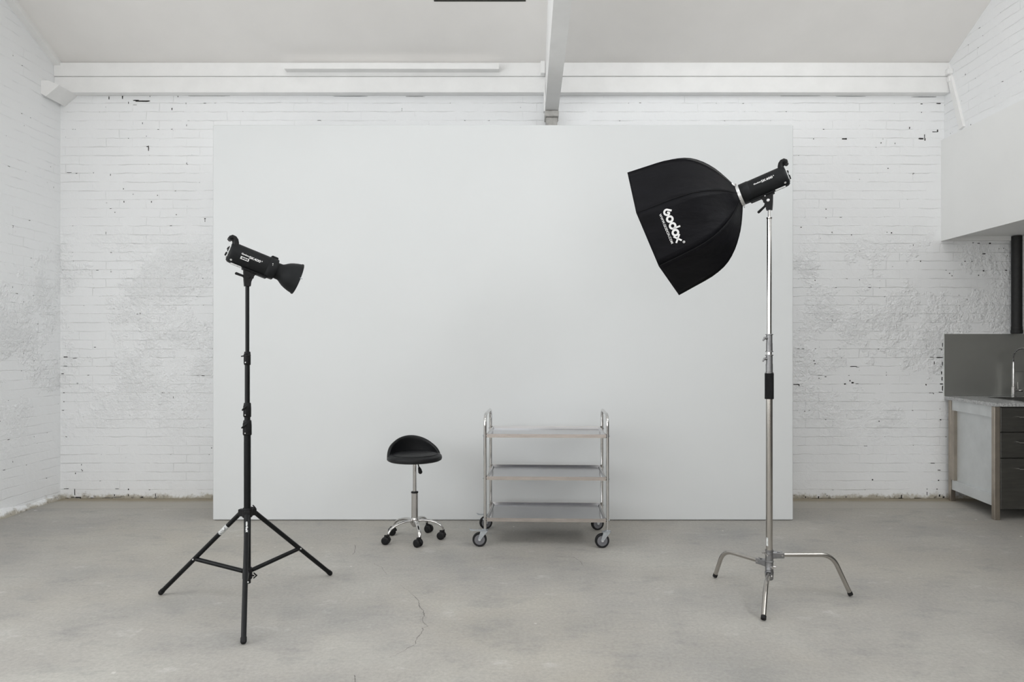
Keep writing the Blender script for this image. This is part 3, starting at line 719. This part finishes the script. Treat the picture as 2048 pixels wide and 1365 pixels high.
for i, ((d, R_), f_) in enumerate(zip(dirs, feet)):
    top = Vector((d.x*.036, d.y*.036, zh-.012)); bot = Vector((d.x*R_, d.y*R_, .012)); ax = (bot-top).normalized()
    l = MB(); l.sweep([top, bot], .0118, 14); lg = l.build('leg', M['black_metal'], st)
    e = MB(); e.sweep([bot-ax*.02, bot, bot+ax*.006], [.0135, .0135, .010], 14); e.build('foot_cap', M['rubber'], lg)
    J = top.lerp(bot, .570)
    br = MB(); br.sweep([J, Vector((d.x*.026, d.y*.026, zl+.006))], .0112, 12); br.build('brace', M['black_metal'], st)
    pv = MB(); side_ = Vector((-d.y, d.x, 0)); side_ = side_ if side_.y < 0 else -side_
    if i == 2: side_ = Vector((1, 0, 0))
    pv.lathe([(0, .0045), (.004, .004)], J+side_*.0118, side_, 10); pv.build('rivet', M['silver'], lg)
    if i == 0:
        # pale tape with a scribbled mark round the left leg
        a = top.lerp(bot, .16); b_ = top.lerp(bot, .255)
        tp = MB(); tp.sweep([a, b_], .0124, 16, cap=False); tpo = tp.build('tape', M['lcd'], lg); tpo['label'] = 'pale grey tape with a black scribble'
        sv = ax.cross(Vector((0, 1, 0))).normalized(); out = (-(O1+a)+Vector((0, 0, HC))).normalized(); out = (out-ax*out.dot(ax)).normalized(); sv = ax.cross(out)
        def onl(p_, q_, r_=.0128):
            an = q_/r_; return a.lerp(b_, p_) + out*math.cos(an)*r_ + sv*math.sin(an)*r_
        sb_ = MB(); sb_.sweep([onl(.18, .006), onl(.25, -.002), onl(.40, -.005), onl(.52, -.002), onl(.5, .004)], .0009, 6); sb_.sweep([onl(.62, -.006), onl(.70, .005), onl(.82, -.004), onl(.95, .007)], .0009, 6)
        sb_.build('scribble', M['black_plastic'], tpo)
    if i == 2:
        out = (-(O1+top)+Vector((0, 0, HC))).normalized(); out = (out-ax*out.dot(ax)).normalized(); sv = ax.cross(out).normalized()
        def fr(x, y, h):
            an = y/.0118; return top + ax*(.085-x) + (out*math.cos(an) + sv*-math.sin(an)*-1*-1)*(.0118+.0004+h)
        t_ = text_mb('Manfrotto', .0145, fr, offset=.0004, sx=1.05); t_.build('leg_lettering', M['print'], lg)

# ------------------------------------------------------------------ chrome stand with bent legs
O2 = Vector((X2, Y2, 0))
cs = empty('turtle_base_stand', O2); tag(cs, 'tall chrome light stand with bent legs and black foam grip', 'light stand')
z2 = lambda y: zpx(y, Y2)
p = MB(); p.lathe([(z2(437), .0072), (2.0368, .0072)], n=18); p.lathe([(z2(438.5), .0125), (z2(438.5)+.004, .0145), (z2(436)+.002, .0145), (z2(435)+.002, .008)], n=24); p.build('spigot', M['chrome'], cs)
p = MB(); p.lathe([(z2(672), .0122), (z2(438), .0122)], n=28); p.build('top_tube', M['chrome'], cs)
p = MB(); p.lathe([(z2(715), .0137), (z2(700), .0137)], n=24); p.build('middle_tube', M['chrome'], cs)
p = MB(); p.lathe([(.10, .0170), (z2(740), .0170)], n=32); p.build('lower_tube', M['steel_tube'], cs)
p = MB(); p.lathe([(z2(798.5), .0215), (z2(798), .0228), (z2(747.5), .0228), (z2(747), .0215)], n=28); p.build('foam_grip', M['foam'], cs)
for ya, yb_, r in ((668.5, 704.6, .0165), (709.8, 746.8, .0178)):
    a, b = z2(yb_), z2(ya); m_ = (a+b)/2
    c = MB(); c.lathe([(a, r), (a+.001, r+.0035), (a+.005, r+.0035), (a+.006, r), (m_, r), (m_+.0005, r-.0010), (b-.006, r-.0010), (b-.005, r+.003), (b-.001, r+.003), (b, r-.002)], n=32)
    c.lathe([(0, .008), (.012, .007)], (-r+.004, -.004, b-.022), (-1, -.25, 0), 14)
    co = c.build('clamp_collar', M['cast'], cs)
    k = MB(); k.lathe([(0, .0065), (.006, .0055)], (-r-.008, -.006, b-.022), (-1, -.25, 0), 14)
    k.sweep([(-r-.011, -.008, b-.016), (-r-.013, -.009, b-.024), (-r-.020, -.011, b-.036)], [.004, .0052, .0042], 10, flat=.6); k.build('wing_knob', M['cast'], co)
hb = MB()
hb.lathe([(.246, .0185), (.247, .021), (.240, .021), (.238, .0195), (.19, .0200), (.188, .0225), (.184, .0225), (.182, .0205), (.135, .0205), (.132, .0222), (.128, .0222), (.095, .0205), (.090, .017)][::-1], n=32)
hbo = hb.build('leg_hub', M['cast'], cs)
k = MB(); k.sweep([(-.020, -.010, .226), (-.029, -.013, .235), (-.044, -.018, .236)], [.006, .004, .003], 10); k.lathe([(0, .005), (.01, .0045)], (-.012, -.016, .222), (-.6, -.8, 0), 12)
k.build('hub_knob', M['chrome'], hbo)
k = MB(); k.lathe([(0, .0085), (.008, .0075)], (.006, -.020, .160), (.25, -1, 0), 14); k.build('hub_bolt', M['chrome'], hbo)
k = MB(); k.lathe([(0, .006), (.014, .005)], (.016, -.010, .160), (1, -.3, 0), 12); k.build('hub_bolt', M['chrome'], hbo)
legs = [(G(1701, 1194), .221, .275, .040), (G(1430, 1157), .174, .240, .040), (G(1527, 1243), .128, .170, .035)]
for f_, zz, rb2, rad in legs:
    d = f_-O2; d.z = 0; R_ = d.length; d.normalize(); dd = Vector((d.x, d.y, 0))
    q0 = dd*.055+Vector((0, 0, zz)); q1 = dd*(rb2+.055)+Vector((0, 0, zz)); q2 = dd*R_+Vector((0, 0, .012))
    bp_ = bend(q0, q1, q2, .066, 14)
    l = MB(); l.sweep([q0]+bp_+[q2], .0118, 16); lg = l.build('leg', M['steel_tube'], cs)
    ax = (q2-q1).normalized()
    e = MB(); e.sweep([q2-ax*.014, q2+ax*.003], .0130, 16); e.build('foot_cap', M['rubber'], lg)
    y = MB(); sd = Vector((-d.y, d.x, 0))
    for sg in (-1, 1):
        y.box((.015, sg*.0125-.0022, -.016), (.075, sg*.0125+.0022, .013), bev=.0015)
    y.box((.012, -.013, -.018), (.040, .013, .017), bev=.003)
    y.xf(Matrix.Translation((0, 0, zz)) @ Matrix.Rotation(math.atan2(d.y, d.x), 4, 'Z')); yo = y.build('leg_clamp', M['cast'], cs)
    b_ = MB(); sg = 1 if sd.y < 0 else -1
    for u_ in (.062,): b_.lathe([(0, .0052), (.004, .0045)], dd*u_+sd*sg*.0147+Vector((0, 0, zz)), sd*sg, 12)
    b_.build('bolt', M['chrome'], yo)
lb = MB(); n = 8; vs = []
for i in range(n+1):
    q = PI+.15+.75*i/n; vs += [(.0173*math.cos(q), .0173*math.sin(q), z2(1092)), (.0173*math.cos(q), .0173*math.sin(q), z2(1075))]
lb.add(vs, [(2*i, 2*i+1, 2*i+3, 2*i+2) for i in range(n)], True); lbo = lb.build('sticker', M['lcd'], cs)

# ------------------------------------------------------------------ stool
OS = Vector((-.742, 4.674, 0))
sl = empty('rolling_stool', OS); tag(sl, 'black round stool with low curved back on five casters', 'stool')
RS = .186; zs = .540
s = MB(); s.lathe([(zs-.003, .10), (zs, .150), (zs+.002, RS-.012), (zs+.008, RS-.002), (zs+.020, RS+.001), (zs+.034, RS-.002), (zs+.043, RS-.012), (zs+.047, RS-.024), (zs+.0475, RS-.030), (zs+.045, RS-.034), (zs+.050, RS-.045), (zs+.055, .11), (zs+.057, .05), (zs+.0575, 0)], n=64)
so_ = s.build('seat', M['vinyl'], sl)
s = MB(); s.lathe([(zs-.012, .06), (zs-.004, .11), (zs-.002, .11)], n=30); s.build('seat_plate', M['black_metal'], sl)
sm = MB()     # piping round the top of the cushion
sm.sweep([((RS-.024)*math.cos(2*PI*k/64), (RS-.024)*math.sin(2*PI*k/64), zs+.048) for k in range(65)], .0022, 6, cap=False); sm.build('piping', M['vinyl'], so_)
# backrest shell: rises out of the rim
b = MB(); n = 48; a0, a1 = math.radians(25), math.radians(200); vs = []
prof_n = 9
for i in range(n+1):
    t = i/n; q = a0+(a1-a0)*t
    hgt = .140*(math.sin(PI*t)**.62)
    for j in range(prof_n*2):
        if j < prof_n: u = j/(prof_n-1); outer = True
        else: u = 1-(j-prof_n)/(prof_n-1); outer = False
        z = zs+.012+(hgt+.012)*u
        th = .030*(1-.30*u)*(.35+.65*math.sin(PI*t)**.4) + .004
        rr = RS+.001 - (0 if outer else th) - .030*u*u*math.sin(PI*t) 
        if u > .86: 
            e = (u-.86)/.14; z -= .006*e*e; rr += (-.35 if outer else .35)*th*e
        vs.append((rr*math.cos(q), rr*math.sin(q), z))
m_ = prof_n*2
b.add(vs, [(i*m_+j, i*m_+(j+1) % m_, (i+1)*m_+(j+1) % m_, (i+1)*m_+j) for i in range(n) for j in range(m_)], True)
b.add(vs[:m_], [tuple(range(m_))]); b.add(vs[-m_:], [tuple(range(m_))])
b.build('backrest', M['vinyl'], sl)
s = MB(); s.lathe([(.32, .0125), (zs-.01, .0125)], n=24); s.build('piston', M['chrome'], sl)
s = MB(); s.lathe([(.318, .020), (.320, .0245), (.328, .0245), (.331, .016)], n=24); s.build('collar', M['black_plastic'], sl)
s = MB(); s.lathe([(.118, .0225), (.319, .0225)], n=28); s.build('column', M['chrome'], sl)
s = MB(); s.sweep([(.012, -.012, zs-.006), (.026, -.02, zs-.018), (.036, -.03, zs-.045)], .0040, 8); s.sweep([(.034, -.03, zs-.040), (.040, -.034, zs-.055), (.045, -.038, zs-.074), (.046, -.039, zs-.084)], [.007, .012, .0145, .007], 12); s.build('height_lever', M['black_plastic'], sl)
s = MB(); s.lathe([(.088, .012), (.10, .022), (.118, .030), (.142, .032), (.150, .026)], n=28); s.build('base_hub', M['chrome'], sl)
wyaw = [2.6, 2.9, -.5, 3.4, 3.0]
for i in range(5):
    q = math.radians(-71+72*i); d = Vector((math.cos(q), math.sin(q), 0)); up = Vector((0, 0, 1)); R5 = .197
    l = MB(); l.sweep([d*.015+up*.132, d*.06+up*.134, d*.10+up*.130, d*.145+up*.117, d*.178+up*.098, d*.193+up*.080, d*.196+up*.066], [.0150, .0145, .0135, .0125, .0115, .0105, .0095], 16, flat=.62)
    lg = l.build('leg', M['chrome'], sl)
    cst = MB(); w_ = wyaw[i]; f_ = Vector((math.cos(w_), math.sin(w_), 0)); sd = Vector((-f_.y, f_.x, 0)); o_ = d*R5
    c0 = o_+f_*.016; r = .0265
    for sg in (-1, 1):
        cst.lathe([(.004, r*.9), (.007, r), (.020, r), (.0235, r*.82), (.0245, r*.55)], c0+up*r, sd*sg, 24)
    cst.sweep([c0+up*r+(-f_*math.cos(t)+up*math.sin(t))*(r+.001) for t in [PI*(.02+.6*j/8) for j in range(9)]], .0085, 8, flat=.5)
    cst.rod(o_+up*.034, o_+up*.068, .008, 12)
    cst.build('caster', M['black_plastic'], sl)

# ------------------------------------------------------------------ trolley
OT = Vector((.160, 4.722, 0)); tr = empty('steel_trolley', OT, math.radians(-2.0))
tag(tr, 'three tier stainless steel trolley on four wheels', 'trolley')
HX, HY, TR = .403, .225, .0102
for sx in (-1, 1):
    x = sx*HX
    pts = [(x, -HY, .118)] + [(x, -HY, .40)] + bend((x, -HY, .118), (x, -HY, .870), (x, HY, .870), .075, 12) + bend((x, -HY, .870), (x, HY, .870), (x, HY, .118), .075, 12) + [(x, HY, .40), (x, HY, .118)]
    t = MB(); t.sweep(pts, TR, 16); t.build('post_frame', M['chrome'], tr)
for zt_ in (.7446, .465, .191):
    a, b = HX-TR-.001, HY+.012; t = MB(); th = .003; hh = .024
    # rim folded round, floor recessed
    t.box((-a, -b, zt_-hh), (a, -b+th, zt_)); t.box((-a, b-th, zt_-hh), (a, b, zt_))
    t.box((-a, -b+th, zt_-hh), (-a+th, b-th, zt_)); t.box((a-th, -b+th, zt_-hh), (a, b-th, zt_))
    ob = t.build('tray', M['tray_edge'], tr)
    t = MB(); t.box((-a+th, -b+th, zt_-hh+.003), (a-th, b-th, zt_-hh+.005))
    # slope of the fold from rim down to the sheet
    zi = zt_-.001; zf = zt_-.017; w = .016
    A = [(-a+th, -b+th), (a-th, -b+th), (a-th, b-th), (-a+th, b-th)]; Bq = [(-a+w, -b+w), (a-w, -b+w), (a-w, b-w), (-a+w, b-w)]
    vs = [(x, y, zi) for x, y in A]+[(x, y, zf) for x, y in Bq]
    t.add(vs, [(i, (i+1) % 4, 4+(i+1) % 4, 4+i) for i in range(4)]+[(4, 5, 6, 7)])
    t.build('tray_sheet', M['tray'], ob)
    for sx in (-1, 1):
        for sy in (-1, 1):
            k = MB(); k.lathe([(-.022, .005), (0, .005), (0, .0062), (.003, .0062), (.006, .004)], (sx*(HX+TR-.001), sy*HY, zt_-.012), (sx, 0, 0), 12)
            k.build('bolt', M['zinc'], ob)
        # bowed end rail between the two posts
        k = MB(); k.sweep([(sx*(HX-.012-.018*math.sin(PI*j/12)), -HY+2*HY*j/12, zt_+.012*math.sin(PI*j/12)) for j in range(13)], .0032, 8)
        k.build('end_rail', M['chrome'], ob)
RW = .0475
for sx, sy, yw, brk in ((-1, -1, PI+.10, 1), (1, -1, PI+.12, 0), (-1, 1, PI+.35, 1), (1, 1, PI+.35, 0)):
    o_ = Vector((sx*HX, sy*HY, 0)); f_ = Vector((math.cos(yw), math.sin(yw), 0)); sd = Vector((-f_.y, f_.x, 0)); up = Vector((0, 0, 1))
    c0 = o_+f_*.036+up*RW
    fk = MB(); fk.rod(o_+up*.100, o_+up*.128, .0075, 14); fk.lathe([(.104, .018), (.107, .021), (.111, .021), (.113, .012)], o_, (0, 0, 1), 20)
    for sg in (-1, 1):
        h0 = sg*.0175
        fk.prism([(-.016, .104), (.030, .104), (.047, .050), (.044, .042), (.036, .039), (.028, .042), (.025, .052)], h0-.0012, h0+.0012, lambda p_, q_, h_: o_+f_*p_+up*q_+sd*h_)
    fk.prism([(-.018, -.0187), (.036, -.0187), (.036, .0187), (-.018, .0187)], .1035, .1055, lambda p_, q_, h_: o_+f_*p_+sd*q_+up*h_)
    fko = fk.build('caster_fork', M['zinc'], tr)
    wh = MB(); wh.lathe([(-.0125, RW*.80), (-.0135, RW*.90), (-.011, RW*.97), (-.005, RW), (.005, RW), (.011, RW*.97), (.0135, RW*.90), (.0125, RW*.80), (.0125, RW*.72), (-.0125, RW*.72), (-.0125, RW*.80)], c0, sd, 40, closed=True)
    wo = wh.build('wheel', M['rubber'], tr)
    wd = MB(); wd.lathe([(-.011, RW*.73), (-.0115, RW*.4), (-.014, RW*.22), (.014, RW*.22), (.0115, RW*.4), (.011, RW*.73)], c0, sd, 36); wd.build('wheel_disc', M['wheel_grey'], wo)
    ax_ = MB(); ax_.rod(c0-sd*.021, c0+sd*.021, .0050, 12); ax_.build('axle_bolt', M['silver'], fko)
    if brk:
        bkm = MB(); bkm.prism([(.0, -.010), (.030, -.012), (.085, -.012), (.098, -.006), (.098, .006), (.085, .012), (.030, .012), (0, .010)], .1065, .109, lambda p_, q_, h_: o_+f_*p_+sd*q_+up*h_)
        bkm.sweep([o_+f_*.080+up*.109-sd*.011, o_+f_*.103+up*.117-sd*.008, o_+f_*.103+up*.117+sd*.008, o_+f_*.080+up*.109+sd*.011], .0018, 8)
        bkm.build('brake_pedal', M['zinc'], tr)

# ------------------------------------------------------------------ kitchen
KX, KYF, KS = 3.594, 5.20, .118
skew = lambda p: Vector((p.x+KX+KS*(p.y-KYF), p.y, p.z))      # the units stand a little out of square
XE = 2.2
OK_ = Vector((KX, KYF, 0))
cab = empty('drawer_cabinet', OK_); tag(cab, 'steel kitchen drawer cabinet with pale side panel and steel legs', 'cabinet')
def kb(mb, name, mat, parent, *a): return mb.map(skew).build(name, mat, parent, OK_)
for lx in (.0, 1.02):
    for ly, w in ((KYF, .045), (YB-.10, .040)):
        m_ = MB(); m_.box((lx, ly, 0), (lx+.042, ly+w, .865), bev=.002); kb(m_, 'leg', M['leg_steel'], cab)
for za, zb_ in ((.780, .865), (.10, .185)):
    m_ = MB(); m_.box((.010, KYF+.046, za), (.03, YB-.101, zb_)); kb(m_, 'side_rail', M['cab_side'], cab)
m_ = MB(); m_.box((.002, YB-.150, .185), (.03, YB-.101, .78)); kb(m_, 'side_post', M['leg_steel'], cab)
m_ = MB(); m_.box((.030, KYF+.046, .18), (.036, YB-.13, .79)); kb(m_, 'side_panel', M['cab_side'], cab)
m_ = MB(); m_.box((.046, KYF+.028, .085), (.058, YB-.12, .865)); m_.box((1.004, KYF+.028, .085), (1.016, YB-.12, .865)); m_.box((.058, KYF+.028, .085), (1.004, YB-.12, .097)); m_.box((.058, YB-.132, .097), (1.004, YB-.12, .865)); m_.box((.058, KYF+.028, .097), (1.004, KYF+.034, .865)); kb(m_, 'carcass', M['brushed'], cab)
for za, zb_ in ((.672, .860), (.474, .668), (.082, .470)):
    m_ = MB(); m_.box((.048, KYF+.004, za), (1.012, KYF+.026, zb_), bev=.003); dr = kb(m_, 'drawer', M['brushed'], cab)
    zh_ = za + (zb_-za)*.62 if za > .4 else .393
    h = MB(); h.rod((.175, KYF-.026, zh_), (.42, KYF-.026, zh_), .005, 10)
    for hx in (.185, .41): h.rod((hx, KYF-.026, zh_), (hx, KYF+.005, zh_), .0045, 10)
    kb(h, 'handle', M['chrome'], dr)
wt = MB(); a, b = -.008, XE; y0, y1 = KYF-.012, YB-.004; sx0, sx1, sy0, sy1 = .30, .85, KYF+.085, YB-.155
for q in (((a, y0), (b, sy0)), ((a, sy1), (b, y1)), ((a, sy0), (sx0, sy1)), ((sx1, sy0), (b, sy1))): wt.box((q[0][0], q[0][1], .867), (q[1][0], q[1][1], .895))
wo = wt.map(skew).build('worktop', M['stone'], None, OK_); wo.location = OK_; tag(wo, 'speckled grey stone worktop over the steel drawers', 'worktop')
# a second base unit carries the right part of the worktop
m_ = MB(); m_.box((1.10, KYF+.004, 0), (XE-.02, YB-.12, .865), bev=.003); co = m_.map(skew).build('base_cabinet', M['brushed'], None, OK_); co.location = OK_; tag(co, 'plain steel base cabinet under the right end of the worktop', 'cabinet')
si = MB(); zt_ = .897; d_ = .17
i0, i1, j0, j1 = sx0+.012, sx1-.012, sy0+.012, sy1-.012
vs = [(sx0-.012, sy0-.012, zt_), (sx1+.012, sy0-.012, zt_), (sx1+.012, sy1+.012, zt_), (sx0-.012, sy1+.012, zt_), (i0, j0, zt_), (i1, j0, zt_), (i1, j1, zt_), (i0, j1, zt_),
      (i0+.01, j0+.01, zt_-d_), (i1-.01, j0+.01, zt_-d_), (i1-.01, j1-.01, zt_-d_), (i0+.01, j1-.01, zt_-d_)]
si.add(vs, [(i, (i+1) % 4, 4+(i+1) % 4, 4+i) for i in range(4)]+[(4+i, 4+(i+1) % 4, 8+(i+1) % 4, 8+i) for i in range(4)]+[(8, 9, 10, 11)])
so2 = si.map(skew).build('sink', M['sink'], None, OK_); so2.location = OK_; tag(so2, 'dark steel inset sink in the grey worktop', 'sink')
sp_ = MB(); sp_.box((3.675, YB-.006, .896), (6.0, YB-.001, 1.438), bev=.001)
spo = sp_.build('splashback', M['splash'], None, (3.675, YB, .895)); spo.location = (3.675, YB, .895); tag(spo, 'plain dark brushed steel splashback sheet on the wall behind the worktop', 'splashback')
fx, fy, fz = 4.222, 5.875, .895
fa = empty('kitchen_faucet', (fx, fy, fz)); tag(fa, 'chrome spring neck kitchen faucet beside the sink', 'faucet')
m_ = MB(); m_.lathe([(0, .022), (.006, .022), (.007, .016), (.085, .016), (.088, .0105), (.245, .0105), (.246, .008), (.30, .008)], n=24); m_.build('column', M['chrome'], fa)
m_ = MB(); cxy = .078; pts = [(0, 0, .29), (0, 0, .335)] + [(cxy-cxy*math.cos(PI*i/16), 0, .335+cxy*math.sin(PI*i/16)) for i in range(1, 17)] + [(2*cxy, 0, .28), (2*cxy, 0, .20)]
m_.sweep(pts, .0048, 10); m_.build('hose', M['black_plastic'], fa)
sp2 = MB(); import itertools
P_ = [Vector(p) for p in pts]; seg = [0]
for a_, b_ in zip(P_, P_[1:]): seg.append(seg[-1]+(b_-a_).length)
def along(s_):
    for i in range(len(P_)-1):
        if s_ <= seg[i+1]: 
            t = (s_-seg[i])/(seg[i+1]-seg[i]); return P_[i].lerp(P_[i+1], t), (P_[i+1]-P_[i]).normalized()
    return P_[-1], (P_[-1]-P_[-2]).normalized()
hel = []; turns = 34; Ltot = seg[-1]-.03
for i in range(turns*10+1):
    s_ = Ltot*i/(turns*10); c, t = along(s_); w = Vector((0, 1, 0)); u_ = t.cross(w); q = 2*PI*i/10; hel.append(c+(w*math.cos(q)+u_*math.sin(q))*.0098)
sp2.sweep(hel, .0017, 6); sp2.build('spring', M['chrome'], fa)
m_ = MB(); m_.rod((0, 0, .218), (.15, 0, .218), .004, 10); m_.lathe([(-.008, .014), (.008, .014)], (2*cxy, 0, .218), (0, 0, 1), 16); m_.build('support_arm', M['chrome'], fa)
m_ = MB(); m_.lathe([(.10, .010), (.105, .015), (.17, .013), (.20, .010)], (2*cxy, 0, 0), (0, 0, 1), 18); m_.build('spray_head', M['chrome'], fa)
m_ = MB(); m_.lathe([(0, .011), (.03, .013), (.04, .018), (.055, .019), (.062, .012)], (.010, 0, .055), (1, -.1, 0), 20); m_.rod((.036, -.004, .068), (.034, -.004, .125), .004, 10); m_.build('lever', M['chrome'], fa)
pp = MB(); px_ = (2032.5-VX)*5.92/F
pp.lathe([(1.439, .043), (1.450, .046), (1.470, .046), (1.473, .043), (1.5, .043), (1.502, .041), (2.285, .041)], (px_, YB-.047, 0), (0, 0, 1), 20)
ppo = pp.build('waste_pipe', M['pipe'], None, (px_, YB-.047, 1.439)); ppo.location = (px_, YB-.047, 1.439); tag(ppo, 'thick black vertical pipe on the wall above the splashback', 'pipe')

# ------------------------------------------------------------------ light: invented fill lamps out of view, daylight at the skylight
def area(name, loc, rot, sx, sy, power, col=(1, 1, 1)):
    l = bpy.data.lights.new(name, 'AREA'); l.shape = 'RECTANGLE'; l.size = sx; l.size_y = sy; l.energy = power; l.color = col
    o = bpy.data.objects.new(name, l); COL.objects.link(o); o.location = loc; o.rotation_euler = rot; return o
area('added_front_fill', (-.2, YF+.05, 2.3), (math.radians(90), 0, 0), 7.2, 3.4, 330, (.97, .99, 1))  # invented lamp on the unseen front wall, added to brighten the room
area('added_roof_fill', (-.2, .6, 5.85), (math.radians(-3), 0, 0), 6.0, 1.6, 255, (.96, .985, 1))  # invented roof lamp out of view, added for overall brightness
area('added_side_fill', (XL+.05, .6, 2.1), (0, math.radians(-90), 0), 2.6, 5.0, 225, (.97, .99, 1))  # invented lamp at the left wall, added to lighten the right side
area('added_high_fill', (XR-.05, .6, 4.1), (0, math.radians(90), 0), 1.4, 5.0, 185, (.97, .99, 1))  # invented lamp high on the right, added to lighten left wall and ceiling
area('skylight_daylight', ((SKX0+SKX1)/2, (SKY0+SKY1)/2, zc((SKY0+SKY1)/2)+.10), (math.atan(-SL), 0, 0), .66, 1.0, 6, (.92, .97, 1))
w = bpy.data.worlds.new('sky'); sc.world = w; w.use_nodes = True
w.node_tree.nodes['Background'].inputs[0].default_value = (.8, .88, 1, 1); w.node_tree.nodes['Background'].inputs[1].default_value = .6

# ------------------------------------------------------------------ camera
cam = bpy.data.cameras.new('camera'); co = bpy.data.objects.new('camera', cam); COL.objects.link(co)
cam.sensor_width = 36; cam.lens = 36*F/2048; co.location = (0, 0, HC); co.rotation_euler = (PI/2, 0, 0)
cam.shift_x = -(VX-1024)/2048; cam.shift_y = (VY-682.5)/2048
cam.clip_start = .05
sc.camera = co
sc.view_settings.view_transform = 'Standard'; sc.view_settings.look = 'None'; sc.view_settings.gamma = 1; sc.view_settings.use_curve_mapping = False
sc.view_settings.exposure = -0.93
sc.cycles.use_denoising = True
sc.cycles.max_bounces = 10; sc.cycles.diffuse_bounces = 7
